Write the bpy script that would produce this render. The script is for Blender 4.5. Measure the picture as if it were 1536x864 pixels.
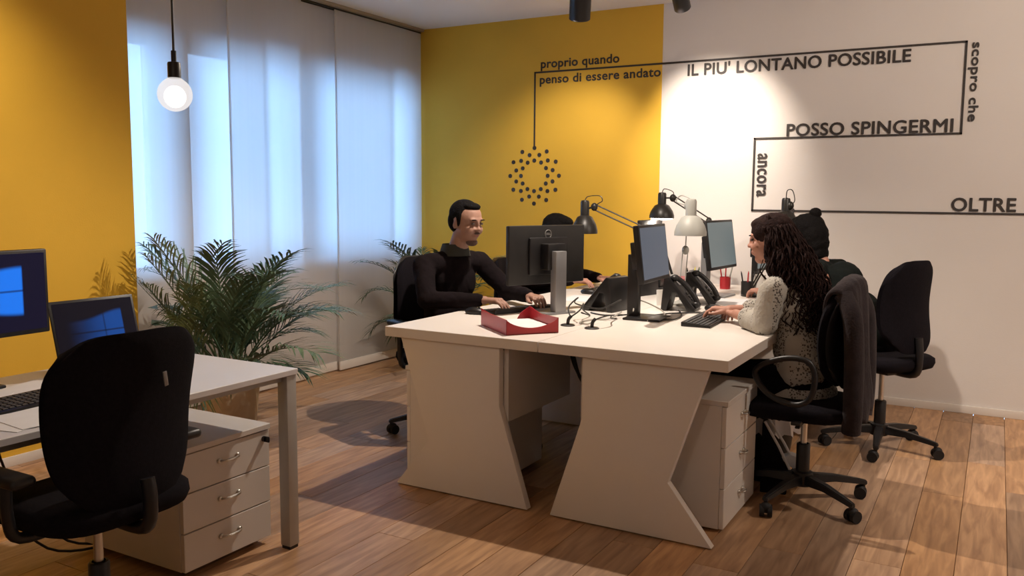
import bpy, bmesh, math, random
from mathutils import Vector, Matrix, Euler
for o in list(bpy.data.objects): bpy.data.objects.remove(o)
S = bpy.context.scene; C = S.collection
PI = math.pi; R = math.radians
V = Vector
# ------------------------------------------------------------------ camera
cam = bpy.data.cameras.new('camera'); cam_o = bpy.data.objects.new('camera', cam); C.objects.link(cam_o)
S.camera = cam_o
cam.sensor_width = 36; cam.lens = 1283.36/1536*36; cam.clip_start = 0.05
_y, _p, _r = R(29.515), R(6.14), R(-0.442)
fw = V((-math.sin(_y)*math.cos(_p), math.cos(_y)*math.cos(_p), -math.sin(_p)))
rt = V((math.cos(_y), math.sin(_y), 0)); dn = fw.cross(rt)
rt2 = math.cos(_r)*rt + math.sin(_r)*dn; dn2 = -math.sin(_r)*rt + math.cos(_r)*dn
cam_o.matrix_world = Matrix.Translation((0, 0, 1.355)) @ Matrix((rt2, -dn2, -fw)).transposed().to_4x4()
# ------------------------------------------------------------------ view, world
S.view_settings.view_transform = 'Standard'; S.view_settings.look = 'None'
S.view_settings.gamma = 1; S.view_settings.exposure = 0.9
w = bpy.data.worlds.new('world'); S.world = w; w.use_nodes = True
bg = w.node_tree.nodes['Background']; bg.inputs[0].default_value = (0.32, 0.58, 1.0, 1); bg.inputs[1].default_value = 3.0
WARM = (1.0, 0.87, 0.74)
def spot_light(loc, target, energy, angle, blend=0.6, radius=0.03, col=WARM):
    l = bpy.data.lights.new('spot_beam', 'SPOT'); l.energy = energy; l.spot_size = R(angle); l.spot_blend = blend
    l.shadow_soft_size = radius; l.color = col
    o = bpy.data.objects.new('spot_beam', l); C.objects.link(o); o.location = loc
    o.rotation_euler = (V(target)-V(loc)).to_track_quat('-Z', 'Y').to_euler(); return o
def point_light(loc, energy, radius=0.05, col=WARM):
    l = bpy.data.lights.new('lamp_glow', 'POINT'); l.energy = energy; l.shadow_soft_size = radius; l.color = col
    o = bpy.data.objects.new('lamp_glow', l); C.objects.link(o); o.location = loc; return o
# lamps of the room, then added fill spots (each has its fixture further down)
CEIL = 2.745
spot_light((-1.79, 5.17, 2.50), (-1.79, 6.08, 1.75), 78, 66, 0.9)        # pool on the white wall
spot_light((-2.47, 5.14, 2.48), (-2.95, 6.08, 1.40), 34, 78, 0.85)        # pool on the yellow wall
spot_light((-1.82, 3.98, 2.58), (-1.75, 3.55, 0.0), 100, 150, 0.5, 0.02)  # down on the big desk
spot_light((-3.35, 1.75, 2.58), (-4.2, 1.9, 1.5), 36, 100, 0.8)           # pool on the left yellow wall
spot_light((1.1, 3.7, 2.58), (0.8, 5.6, 1.1), 108, 150, 0.7, 0.06)  # added unseen fill, brightens the right of the white wall
spot_light((-0.6, -0.9, 2.58), (-0.6, -0.2, 0.0), 18, 160, 0.6, 0.06)  # added unseen fill from behind the camera for the room
# ------------------------------------------------------------------ material helper
def mat(name, col, rough=0.6, metal=0.0, noise=0.0, nscale=8.0, bump=0.0, bscale=60.0, spec=0.5, emis=None, estr=0.0, sheen=0.0):
    m = bpy.data.materials.new(name); m.use_nodes = True; nt = m.node_tree; b = nt.nodes['Principled BSDF']
    b.inputs['Base Color'].default_value = (*col, 1); b.inputs['Roughness'].default_value = rough
    b.inputs['Metallic'].default_value = metal; b.inputs['Specular IOR Level'].default_value = spec
    if sheen: b.inputs['Sheen Weight'].default_value = sheen
    if emis: b.inputs['Emission Color'].default_value = (*emis, 1); b.inputs['Emission Strength'].default_value = estr
    tc = nt.nodes.new('ShaderNodeTexCoord')
    if noise:
        n = nt.nodes.new('ShaderNodeTexNoise'); n.inputs['Scale'].default_value = nscale; n.inputs['Detail'].default_value = 5
        nt.links.new(tc.outputs['Object'], n.inputs['Vector'])
        r = nt.nodes.new('ShaderNodeValToRGB'); r.color_ramp.elements[0].position = .3; r.color_ramp.elements[1].position = .7
        r.color_ramp.elements[0].color = (*[c*(1-noise) for c in col], 1); r.color_ramp.elements[1].color = (*[min(1, c*(1+noise)) for c in col], 1)
        nt.links.new(n.outputs[0], r.inputs[0]); nt.links.new(r.outputs[0], b.inputs['Base Color'])
    if bump:
        n = nt.nodes.new('ShaderNodeTexNoise'); n.inputs['Scale'].default_value = bscale; n.inputs['Detail'].default_value = 4
        nt.links.new(tc.outputs['Object'], n.inputs['Vector'])
        bp = nt.nodes.new('ShaderNodeBump'); bp.inputs['Strength'].default_value = bump; bp.inputs['Distance'].default_value = 0.01
        nt.links.new(n.outputs[0], bp.inputs['Height']); nt.links.new(bp.outputs[0], b.inputs['Normal'])
    return m
M = {}
M['yellow'] = mat('yellow_paint', (0.72, 0.42, 0.035), .75, noise=.03, nscale=3, bump=.06, bscale=120)
M['white_wall'] = mat('white_paint', (0.72, 0.67, 0.63), .8, noise=.02, nscale=2, bump=.06, bscale=120)
M['ceiling'] = mat('ceiling_paint', (0.84, 0.79, 0.74), .85, noise=.02, nscale=2, bump=.05, bscale=100)
M['trim'] = mat('trim_paint', (0.70, 0.64, 0.58), .55, noise=.03, nscale=6)
M['laminate'] = mat('white_laminate', (0.80, 0.74, 0.68), .42, noise=.015, nscale=5, bump=.02, bscale=200)
M['laminate_grey'] = mat('pale_grey_laminate', (0.66, 0.64, 0.64), .4, noise=.02, nscale=5, bump=.02, bscale=200)
M['cab'] = mat('cabinet_laminate', (0.66, 0.61, 0.56), .5, noise=.02, nscale=5)
M['alu'] = mat('grey_coated_steel', (0.42, 0.40, 0.37), .45, .4, noise=.04, nscale=12)
M['chrome'] = mat('brushed_nickel', (0.62, 0.60, 0.56), .3, 1.0, noise=.05, nscale=30)
M['silver'] = mat('silver_plastic', (0.30, 0.30, 0.31), .4, .5, noise=.04, nscale=12)
M['fabric'] = mat('black_fabric', (0.006, 0.0045, 0.007), .95, noise=.3, nscale=90, spec=.15, bump=.3, bscale=400, sheen=0)
M['jacket'] = mat('grey_jacket_cloth', (0.030, 0.023, 0.025), .95, noise=.25, nscale=15, spec=.15, bump=.3, bscale=120, sheen=.05)
M['plastic'] = mat('black_plastic', (0.008, 0.007, 0.008), .42, noise=.15, nscale=20)
M['plastic2'] = mat('dark_grey_plastic', (0.013, 0.012, 0.012), .5, noise=.15, nscale=20)
M['key'] = mat('keycap_plastic', (0.028, 0.026, 0.028), .55, noise=.15, nscale=20)
M['caster'] = mat('rubber', (0.007, 0.006, 0.007), .7, noise=.2, nscale=30)
M['screen_off'] = mat('blue_grey_lcd', (0.03, 0.035, 0.045), .35, noise=.05, nscale=4, emis=(0.15, 0.20, 0.28), estr=.22)
M['screen_pale'] = mat('pale_lcd', (0.05, 0.06, 0.06), .35, noise=.05, nscale=4, emis=(0.25, 0.31, 0.32), estr=.24)
M['lamp_black'] = mat('black_enamel', (0.018, 0.016, 0.014), .4, .2, noise=.1, nscale=20)
M['lamp_pale'] = mat('pale_grey_enamel', (0.36, 0.36, 0.33), .5, noise=.03, nscale=10)
M['glow'] = mat('lamp_inner_glow', (0.9, 0.85, 0.75), .5, emis=(1, .9, .75), estr=5)
M['letter'] = mat('dark_vinyl', (0.035, 0.028, 0.026), .6, noise=.1, nscale=20)
M['red'] = mat('red_plastic', (0.42, 0.022, 0.03), .3, noise=.06, nscale=12)
M['paper'] = mat('white_paper', (0.78, 0.77, 0.78), .8, noise=.03, nscale=12)
M['skin'] = mat('skin', (0.35, 0.19, 0.135), .6, noise=.08, nscale=30, bump=.05, bscale=200)
M['skin2'] = mat('skin_warm', (0.50, 0.25, 0.18), .55, noise=.08, nscale=30, bump=.05, bscale=200)
M['shirt'] = mat('black_shirt_cloth', (0.008, 0.0048, 0.006), .95, noise=.25, nscale=12, spec=.15, bump=.35, bscale=40)
M['shirt2'] = mat('dark_green_shirt_cloth', (0.006, 0.008, 0.0075), .95, noise=.25, nscale=12, spec=.15, bump=.35, bscale=40)
M['collar'] = mat('grey_green_collar', (.035, .036, .03), .9, noise=.1, nscale=20)
M['trouser'] = mat('dark_trouser_cloth', (0.006, 0.0055, 0.008), .95, noise=.25, nscale=12, spec=.15, bump=.35, bscale=60)
M['shoe'] = mat('dark_shoe', (0.014, 0.012, 0.012), .5, noise=.2, nscale=20)
M['hair_black'] = mat('black_hair', (0.005, 0.004, 0.004), .85, spec=.12, noise=.4, nscale=60, bump=.6, bscale=150)
M['hair_brown'] = mat('dark_brown_hair', (0.022, 0.011, 0.010), .85, spec=.12, noise=.4, nscale=60, bump=.5, bscale=150)
M['stubble'] = mat('stubble', (0.10, 0.055, 0.042), .8, noise=.3, nscale=120)
M['eye'] = mat('eye', (0.09, 0.06, 0.05), .3, noise=.2, nscale=50)
M['lip'] = mat('lip', (0.36, 0.12, 0.10), .5, noise=.1, nscale=50)
M['leaf'] = mat('palm_leaf', (0.070, 0.13, 0.075), .5, noise=.5, nscale=6)
M['leaf2'] = mat('palm_leaf_pale', (0.12, 0.18, 0.10), .5, noise=.4, nscale=6)
M['stem'] = mat('palm_stem', (0.16, 0.16, 0.07), .6, noise=.3, nscale=12)
M['soil'] = mat('potting_soil', (0.03, 0.02, 0.014), .95, noise=.5, nscale=40, bump=.8, bscale=60)
M['pot'] = mat('cream_pot', (0.58, 0.45, 0.30), .7, noise=.08, nscale=8, bump=.1)
M['rail'] = mat('rail_metal', (0.36, 0.31, 0.26), .5, .3, noise=.05, nscale=10)
M['cable'] = mat('black_cable', (0.02, 0.018, 0.018), .5, noise=.1, nscale=20)
M['cable_pale'] = mat('pale_cable', (0.45, 0.43, 0.38), .5, noise=.1, nscale=20)
M['orange'] = mat('orange_plastic', (0.75, 0.36, 0.12), .45, noise=.05, nscale=10)
M['yellowgreen'] = mat('highlighter_plastic', (0.75, 0.65, 0.12), .4, noise=.05, nscale=20)
M['mug'] = mat('white_glaze', (0.78, 0.74, 0.68), .25, noise=.03, nscale=8)
M['window_frame'] = mat('window_frame_paint', (0.6, 0.62, 0.65), .5, noise=.03, nscale=6)
M['wood_base'] = mat('subfloor', (0.12, 0.06, 0.03), .8, noise=.2, nscale=6)
M['cardlogo'] = mat('pale_logo_print', (0.30, 0.29, 0.28), .5, noise=.05, nscale=20)

def glass_mat():
    m = bpy.data.materials.new('window_glass'); m.use_nodes = True; nt = m.node_tree; nt.nodes.clear()
    o = nt.nodes.new('ShaderNodeOutputMaterial'); mx = nt.nodes.new('ShaderNodeMixShader'); t = nt.nodes.new('ShaderNodeBsdfTransparent')
    g = nt.nodes.new('ShaderNodeBsdfGlossy'); g.inputs['Roughness'].default_value = .02; f = nt.nodes.new('ShaderNodeFresnel'); f.inputs[0].default_value = 1.45
    nt.links.new(f.outputs[0], mx.inputs[0]); nt.links.new(t.outputs[0], mx.inputs[1]); nt.links.new(g.outputs[0], mx.inputs[2]); nt.links.new(mx.outputs[0], o.inputs[0])
    return m
M['glass'] = glass_mat()
def curtain_mat():
    m = bpy.data.materials.new('sheer_curtain'); m.use_nodes = True; nt = m.node_tree; nt.nodes.clear()
    o = nt.nodes.new('ShaderNodeOutputMaterial'); mx = nt.nodes.new('ShaderNodeMixShader'); mx2 = nt.nodes.new('ShaderNodeMixShader')
    t = nt.nodes.new('ShaderNodeBsdfTransparent'); d = nt.nodes.new('ShaderNodeBsdfDiffuse'); tl = nt.nodes.new('ShaderNodeBsdfTranslucent')
    tc = nt.nodes.new('ShaderNodeTexCoord'); mp = nt.nodes.new('ShaderNodeMapping'); mp.inputs['Scale'].default_value = (1, 9, .25)
    n = nt.nodes.new('ShaderNodeTexNoise'); n.inputs['Scale'].default_value = 3
    r = nt.nodes.new('ShaderNodeMapRange'); r.inputs[1].default_value = .3; r.inputs[2].default_value = .7; r.inputs[3].default_value = .11; r.inputs[4].default_value = .13
    nt.links.new(tc.outputs['Object'], mp.inputs[0]); nt.links.new(mp.outputs[0], n.inputs['Vector']); nt.links.new(n.outputs[0], r.inputs[0])
    d.inputs[0].default_value = (.74, .70, .66, 1); tl.inputs[0].default_value = (.92, .92, .92, 1); t.inputs[0].default_value = (.95, .95, .95, 1)
    mx2.inputs[0].default_value = .62
    nt.links.new(d.outputs[0], mx2.inputs[1]); nt.links.new(tl.outputs[0], mx2.inputs[2])
    nt.links.new(r.outputs[0], mx.inputs[0]); nt.links.new(mx2.outputs[0], mx.inputs[1]); nt.links.new(t.outputs[0], mx.inputs[2])
    nt.links.new(mx.outputs[0], o.inputs[0]); return m
M['curtain'] = curtain_mat()
def plank_mat():
    m = bpy.data.materials.new('oak_plank'); m.use_nodes = True; nt = m.node_tree; b = nt.nodes['Principled BSDF']; L = nt.links.new
    tc = nt.nodes.new('ShaderNodeTexCoord'); oi = nt.nodes.new('ShaderNodeObjectInfo')
    vm = nt.nodes.new('ShaderNodeVectorMath'); vm.operation = 'ADD'
    cx = nt.nodes.new('ShaderNodeCombineXYZ'); mu = nt.nodes.new('ShaderNodeMath'); mu.operation = 'MULTIPLY'; mu.inputs[1].default_value = 37
    L(oi.outputs['Random'], mu.inputs[0]); L(mu.outputs[0], cx.inputs[0]); L(mu.outputs[0], cx.inputs[1]); L(tc.outputs['Object'], vm.inputs[0]); L(cx.outputs[0], vm.inputs[1])
    mp = nt.nodes.new('ShaderNodeMapping'); mp.inputs['Scale'].default_value = (9, .9, 9); L(vm.outputs[0], mp.inputs[0])
    n = nt.nodes.new('ShaderNodeTexNoise'); n.inputs['Scale'].default_value = 4; n.inputs['Detail'].default_value = 7; n.inputs['Distortion'].default_value = .6; L(mp.outputs[0], n.inputs['Vector'])
    r = nt.nodes.new('ShaderNodeValToRGB'); e = r.color_ramp.elements; e[0].position = .32; e[1].position = .72
    e[0].color = (.30, .155, .072, 1); e[1].color = (.54, .310, .155, 1); L(n.outputs[0], r.inputs[0])
    hs = nt.nodes.new('ShaderNodeHueSaturation'); vr = nt.nodes.new('ShaderNodeMapRange'); vr.inputs[3].default_value = .74; vr.inputs[4].default_value = 1.28
    L(oi.outputs['Random'], vr.inputs[0]); L(vr.outputs[0], hs.inputs['Value']); L(r.outputs[0], hs.inputs['Color'])
    wn = nt.nodes.new('ShaderNodeTexWhiteNoise'); wn.noise_dimensions = '1D'; L(oi.outputs['Random'], wn.inputs['W'])
    sr = nt.nodes.new('ShaderNodeMapRange'); sr.inputs[3].default_value = .78; sr.inputs[4].default_value = 1.05; L(wn.outputs[0], sr.inputs[0]); L(sr.outputs[0], hs.inputs['Saturation'])
    L(hs.outputs[0], b.inputs['Base Color']); b.inputs['Roughness'].default_value = .42
    bp = nt.nodes.new('ShaderNodeBump'); bp.inputs['Strength'].default_value = .12; bp.inputs['Distance'].default_value = .004; L(n.outputs[0], bp.inputs['Height']); L(bp.outputs[0], b.inputs['Normal'])
    return m
M['plank'] = plank_mat()
def knit_mat():
    m = bpy.data.materials.new('openwork_knit'); m.use_nodes = True; nt = m.node_tree; b = nt.nodes['Principled BSDF']; L = nt.links.new
    tc = nt.nodes.new('ShaderNodeTexCoord'); vo = nt.nodes.new('ShaderNodeTexVoronoi'); vo.inputs['Scale'].default_value = 95; L(tc.outputs['Object'], vo.inputs['Vector'])
    lt = nt.nodes.new('ShaderNodeMath'); lt.operation = 'LESS_THAN'; lt.inputs[1].default_value = .40; L(vo.outputs['Distance'], lt.inputs[0])
    mp = nt.nodes.new('ShaderNodeMapping'); mp.inputs['Scale'].default_value = (8.5, 8.5, .6); L(tc.outputs['Object'], mp.inputs[0])
    wv = nt.nodes.new('ShaderNodeTexNoise'); wv.inputs['Scale'].default_value = 1.5; L(mp.outputs[0], wv.inputs['Vector'])
    gt = nt.nodes.new('ShaderNodeMath'); gt.operation = 'GREATER_THAN'; gt.inputs[1].default_value = .46; L(wv.outputs[0], gt.inputs[0])
    mu = nt.nodes.new('ShaderNodeMath'); mu.operation = 'MULTIPLY'; L(lt.outputs[0], mu.inputs[0]); L(gt.outputs[0], mu.inputs[1])
    mx = nt.nodes.new('ShaderNodeMix'); mx.data_type = 'RGBA'; mx.inputs[6].default_value = (.44, .41, .36, 1); mx.inputs[7].default_value = (.10, .085, .075, 1)
    L(mu.outputs[0], mx.inputs[0]); L(mx.outputs[2], b.inputs['Base Color']); b.inputs['Roughness'].default_value = .95
    n = nt.nodes.new('ShaderNodeTexNoise'); n.inputs['Scale'].default_value = 90; L(tc.outputs['Object'], n.inputs['Vector'])
    bp = nt.nodes.new('ShaderNodeBump'); bp.inputs['Strength'].default_value = .5; bp.inputs['Distance'].default_value = .006; L(n.outputs[0], bp.inputs['Height']); L(bp.outputs[0], b.inputs['Normal'])
    return m
M['knit'] = knit_mat()
def desktop_mat(name, dim):
    # lit monitor picture: dark blue with a bright four-pane window of light on the right
    m = bpy.data.materials.new(name); m.use_nodes = True; nt = m.node_tree; b = nt.nodes['Principled BSDF']; L = nt.links.new
    tc = nt.nodes.new('ShaderNodeTexCoord'); sp = nt.nodes.new('ShaderNodeSeparateXYZ'); L(tc.outputs['Generated'], sp.inputs[0])
    def mr(src, a, b_, c=0., d=1.):
        n = nt.nodes.new('ShaderNodeMapRange'); lo, hi, c2, d2 = (a, b_, c, d) if a < b_ else (b_, a, d, c); n.inputs[1].default_value = lo; n.inputs[2].default_value = hi; n.inputs[3].default_value = c2; n.inputs[4].default_value = d2; n.interpolation_type = 'SMOOTHSTEP'; L(src, n.inputs[0]); return n.outputs[0]
    def ma(op, a, b_):
        n = nt.nodes.new('ShaderNodeMath'); n.operation = op
        for i, q in enumerate((a, b_)):
            if isinstance(q, (int, float)): n.inputs[i].default_value = q
            else: L(q, n.inputs[i])
        return n.outputs[0]
    u, z = sp.outputs[1], sp.outputs[2]
    fall = ma('MULTIPLY', mr(u, .1, .74), mr(u, .845, .83))               # glow grows to the right edge of the window shape
    half = ma('MULTIPLY', mr(u, .3, .84, .19, .31), 1.0)
    dz = ma('ABSOLUTE', ma('SUBTRACT', z, .52), 0)
    vert = ma('SUBTRACT', 1.0, mr(ma('SUBTRACT', dz, half), -.04, .03))
    cross = ma('MULTIPLY', mr(dz, .008, .018, .35, 1), mr(ma('ABSOLUTE', ma('SUBTRACT', u, .60), 0), .006, .014, .5, 1))
    g = ma('MULTIPLY', ma('MULTIPLY', fall, vert), cross)
    mx = nt.nodes.new('ShaderNodeMix'); mx.data_type = 'RGBA'; mx.inputs[6].default_value = (.003*dim, .003*dim, .016*dim, 1); mx.inputs[7].default_value = (.01*dim, .16*dim, .75*dim, 1)
    L(g, mx.inputs[0]); L(mx.outputs[2], b.inputs['Emission Color']); b.inputs['Emission Strength'].default_value = .62
    b.inputs['Base Color'].default_value = (.004, .004, .007, 1); b.inputs['Specular IOR Level'].default_value = .2; b.inputs['Roughness'].default_value = .3
    return m
M['desktop'] = desktop_mat('blue_desktop_picture', 1.0); M['desktop_dim'] = desktop_mat('dim_desktop_picture', .3)
def bulb_mat():
    m = bpy.data.materials.new('frosted_bulb'); m.use_nodes = True; nt = m.node_tree; b = nt.nodes['Principled BSDF']; L = nt.links.new
    b.inputs['Base Color'].default_value = (.9, .88, .85, 1); b.inputs['Roughness'].default_value = .3
    lw = nt.nodes.new('ShaderNodeLayerWeight'); lw.inputs[0].default_value = .35
    r = nt.nodes.new('ShaderNodeMapRange'); r.inputs[3].default_value = 1.6; r.inputs[4].default_value = .35; L(lw.outputs['Facing'], r.inputs[0])
    b.inputs['Emission Color'].default_value = (1, .95, .9, 1); L(r.outputs[0], b.inputs['Emission Strength']); return m
def shell_mat():
    m = bpy.data.materials.new('bulb_glass'); m.use_nodes = True; nt = m.node_tree; nt.nodes.clear(); L = nt.links.new
    o = nt.nodes.new('ShaderNodeOutputMaterial'); mx = nt.nodes.new('ShaderNodeMixShader'); t = nt.nodes.new('ShaderNodeBsdfTransparent'); e = nt.nodes.new('ShaderNodeEmission')
    e.inputs[0].default_value = (1, .93, .9, 1); e.inputs[1].default_value = .50; mx.inputs[0].default_value = .62
    L(t.outputs[0], mx.inputs[1]); L(e.outputs[0], mx.inputs[2]); L(mx.outputs[0], o.inputs[0]); return m
M['bulb'] = shell_mat(); M['core'] = mat('bulb_core', (.9, .88, .85), .3, noise=.02, nscale=10, emis=(1, .93, .86), estr=1.2)

# ------------------------------------------------------------------ mesh helpers
class MB:
    def __init__(s): s.bm = bmesh.new()
    def _x(s, verts, mtx): bmesh.ops.transform(s.bm, matrix=mtx, verts=verts)
    def box(s, lo, hi, bevel=0.0, seg=2, mtx=None):
        lo, hi = V(lo), V(hi)
        t = bmesh.new(); bmesh.ops.create_cube(t, size=1)
        bmesh.ops.transform(t, matrix=Matrix.Translation((lo+hi)/2) @ Matrix.Diagonal((*(hi-lo), 1)), verts=t.verts)
        if bevel: bmesh.ops.bevel(t, geom=list(t.edges), offset=bevel, segments=seg, affect='EDGES', profile=.5, clamp_overlap=True)
        s._merge(t, mtx); return s
    def _merge(s, t, mtx=None):
        if mtx is not None: bmesh.ops.transform(t, matrix=mtx, verts=t.verts)
        me = bpy.data.meshes.new('tmp'); t.to_mesh(me); t.free(); s.bm.from_mesh(me); bpy.data.meshes.remove(me)
    def cyl(s, p0, p1, r0, r1=None, n=16, caps=True):
        r1 = r0 if r1 is None else r1; p0, p1 = V(p0), V(p1); d = p1-p0
        t = bmesh.new(); bmesh.ops.create_cone(t, cap_ends=caps, segments=n, radius1=r0, radius2=r1, depth=d.length)
        s._merge(t, Matrix.Translation((p0+p1)/2) @ d.to_track_quat('Z', 'Y').to_matrix().to_4x4()); return s
    def ell(s, c, r, rot=(0, 0, 0), u=20, v=12):
        t = bmesh.new(); bmesh.ops.create_uvsphere(t, u_segments=u, v_segments=v, radius=1)
        s._merge(t, Matrix.Translation(c) @ Euler(rot).to_matrix().to_4x4() @ Matrix.Diagonal((*r, 1))); return s
    def cap(s, p0, r0, p1, r1, n=14):
        p0, p1 = V(p0), V(p1)
        s.ell(p0, (r0,)*3, u=n, v=8); s.ell(p1, (r1,)*3, u=n, v=8)
        if (p1-p0).length > 1e-4: s.cyl(p0, p1, r0, r1, n)
        return s
    def chain(s, pts, rs, n=14):
        for i in range(len(pts)-1): s.cap(pts[i], rs[i], pts[i+1], rs[i+1], n)
        return s
    def tube(s, pts, r, n=8, closed=False, rs=None):
        pts = [V(p) for p in pts]; rings = []; N = len(pts); up = V((0, 0, 1)); prev = None
        for i, p in enumerate(pts):
            a = pts[(i-1) % N] if (closed or i > 0) else p; b = pts[(i+1) % N] if (closed or i < N-1) else p
            d = (b-a).normalized()
            if prev is None:
                x = d.cross(up)
                if x.length < .1: x = d.cross(V((1, 0, 0)))
            else: x = prev - d*prev.dot(d)
            x.normalize(); prev = x; y = d.cross(x); rr = rs[i] if rs else r
            rings.append([s.bm.verts.new(p + rr*(x*math.cos(2*PI*k/n)+y*math.sin(2*PI*k/n))) for k in range(n)])
        for i in range(N if closed else N-1):
            A, B = rings[i], rings[(i+1) % N]
            for k in range(n): s.bm.faces.new((A[k], A[(k+1) % n], B[(k+1) % n], B[k]))
        if not closed: s.bm.faces.new(rings[0][::-1]); s.bm.faces.new(rings[-1])
        return s
    def lathe(s, prof, c=(0, 0, 0), n=28, mtx=None):
        t = bmesh.new(); rings = []
        for r, z in prof: rings.append([t.verts.new((r*math.cos(2*PI*k/n), r*math.sin(2*PI*k/n), z)) for k in range(n)])
        for A, B in zip(rings, rings[1:]):
            for k in range(n): t.faces.new((A[k], A[(k+1) % n], B[(k+1) % n], B[k]))
        s._merge(t, Matrix.Translation(c) @ (mtx or Matrix())); return s
    def prism(s, poly, axis, a, b, bevel=0.0):
        # poly: 2D outline; axis 'x' -> (y,z), 'y' -> (x,z), 'z' -> (x,y)
        t = bmesh.new()
        f = {'x': lambda p, q: (q, p[0], p[1]), 'y': lambda p, q: (p[0], q, p[1]), 'z': lambda p, q: (p[0], p[1], q)}[axis]
        A = [t.verts.new(f(p, a)) for p in poly]; B = [t.verts.new(f(p, b)) for p in poly]; n = len(poly)
        t.faces.new(A); t.faces.new(B[::-1])
        for k in range(n): t.faces.new((A[k], B[k], B[(k+1) % n], A[(k+1) % n]))
        bmesh.ops.recalc_face_normals(t, faces=t.faces)
        if bevel: bmesh.ops.bevel(t, geom=list(t.edges), offset=bevel, segments=2, affect='EDGES', profile=.5, clamp_overlap=True)
        s._merge(t); return s
    def build(s, name, m, parent=None, smooth=40, recalc=True, loc=None):
        if recalc: bmesh.ops.recalc_face_normals(s.bm, faces=s.bm.faces)
        if loc is not None: bmesh.ops.translate(s.bm, vec=-V(loc), verts=s.bm.verts)
        me = bpy.data.meshes.new(name); s.bm.to_mesh(me); s.bm.free()
        if smooth:
            me.shade_smooth()
            try: me.set_sharp_from_angle(angle=R(smooth))
            except Exception: pass
        me.materials.append(M[m] if isinstance(m, str) else m)
        o = bpy.data.objects.new(name, me); C.objects.link(o)
        if parent: o.parent = parent
        if loc is not None: o.location = loc
        return o
def tag(o, label=None, cat=None, group=None, kind=None):
    if label: o['label'] = label
    if cat: o['category'] = cat
    if group: o['group'] = group
    if kind: o['kind'] = kind
    return o
def thing(name, label, cat, loc=(0, 0, 0), rz=0.0, group=None):
    o = bpy.data.objects.new(name, None); C.objects.link(o); o.location = loc; o.rotation_euler = (0, 0, rz); o.empty_display_size = .1
    return tag(o, label, cat, group)
def copy_tree(o, parent=None):
    c = o.copy(); C.objects.link(c)
    if parent: c.parent = parent
    for ch in list(o.children): copy_tree(ch, c)
    return c
def struct(o): o['kind'] = 'structure'; return o
def remesh(o, voxel, smooth_it=4, factor=.5, disp=None):
    md = o.modifiers.new('r', 'REMESH'); md.mode = 'VOXEL'; md.voxel_size = voxel; md.use_smooth_shade = True
    sm = o.modifiers.new('s', 'SMOOTH'); sm.iterations = smooth_it; sm.factor = factor
    if disp:
        tx = bpy.data.textures.new('d', 'CLOUDS'); tx.noise_scale = disp[1]; tx.noise_depth = 3
        dm = o.modifiers.new('d', 'DISPLACE'); dm.texture = tx; dm.strength = disp[0]; dm.texture_coords = 'LOCAL'
    bpy.context.view_layer.update()
    dg = bpy.context.evaluated_depsgraph_get()
    me = bpy.data.meshes.new_from_object(o.evaluated_get(dg)); mats = list(o.data.materials); old = o.data
    o.modifiers.clear(); o.data = me; me.materials.clear()
    for q in mats: me.materials.append(q)
    me.shade_smooth(); bpy.data.meshes.remove(old); return o
def smooth_path(pts, k=6):
    pts = [V(p) for p in pts]; out = []
    P = [pts[0]]+pts+[pts[-1]]
    for i in range(1, len(P)-2):
        for j in range(k):
            t = j/k; a, b, c, d = P[i-1], P[i], P[i+1], P[i+2]
            out.append(.5*((2*b)+(c-a)*t+(2*a-5*b+4*c-d)*t*t+(3*b-3*c+d-a)*t**3))
    out.append(pts[-1]); return out

# ------------------------------------------------------------------ room shell
XL, XC, YB, XR, YF = -4.2, -4.36, 6.08, 2.2, -2.2
floor = struct(MB().box((-4.6, YF, -.06), (XR, YB, -.012)).build('floor', 'wood_base', smooth=0))
random.seed(5)
PW = .17; lens = [.9, 1.2, 1.5, 1.8]; pm = []
for Ln in lens:
    o = MB().box((-PW/2+.0009, 0, -.012), (PW/2-.0009, Ln-.0018, 0), .0012, 1).build('plank', 'plank', floor, smooth=0); pm.append(o.data); bpy.data.objects.remove(o)
x = XR-PW/2-.055; cnt = 0
while x > -4.6+PW/2:
    y = .55-random.random()*1.2
    while y < YB-.02:
        k = random.randrange(4); Ln = lens[k]
        if y+Ln > YB:
            Ln2 = YB-y
            o = bpy.data.objects.new('plank', pm[k]); o.scale = (1, Ln2/Ln, 1)
        else: o = bpy.data.objects.new('plank', pm[k])
        C.objects.link(o); o.parent = floor; o.location = (x, y, 0); y += Ln; cnt += 1
    x -= PW
rest = MB(); x = XR-PW/2-.055
while x > -4.6+PW/2: rest.box((x-PW/2+.001, YF, -.012), (x+PW/2-.001, -.66, -.0005)); x -= PW
o = rest.build('far_planks', 'plank', floor, smooth=0); o['kind'] = 'stuff'
struct(MB().box((-4.7, YF, CEIL), (XR+.1, YB+.1, CEIL+.1)).build('ceiling', 'ceiling', smooth=0))
wb = struct(MB().box((-2.197, YB, 0), (XR+.1, YB+.12, CEIL)).build('wall_back', 'white_wall', smooth=0))
struct(MB().box((-4.7, YB-.004, 0), (-2.197, YB+.12, CEIL)).build('wall_back_accent', 'yellow', smooth=0))
struct(MB().box((XR, YF, 0), (XR+.1, YB, CEIL)).build('wall_right', 'white_wall', smooth=0))
struct(MB().box((-4.7, YF-.1, 0), (XR+.1, YF, CEIL)).build('wall_front', 'white_wall', smooth=0))
struct(MB().box((-4.7, YF, 0), (XL, 3.13, CEIL)).build('wall_left', 'yellow', smooth=0))
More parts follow.
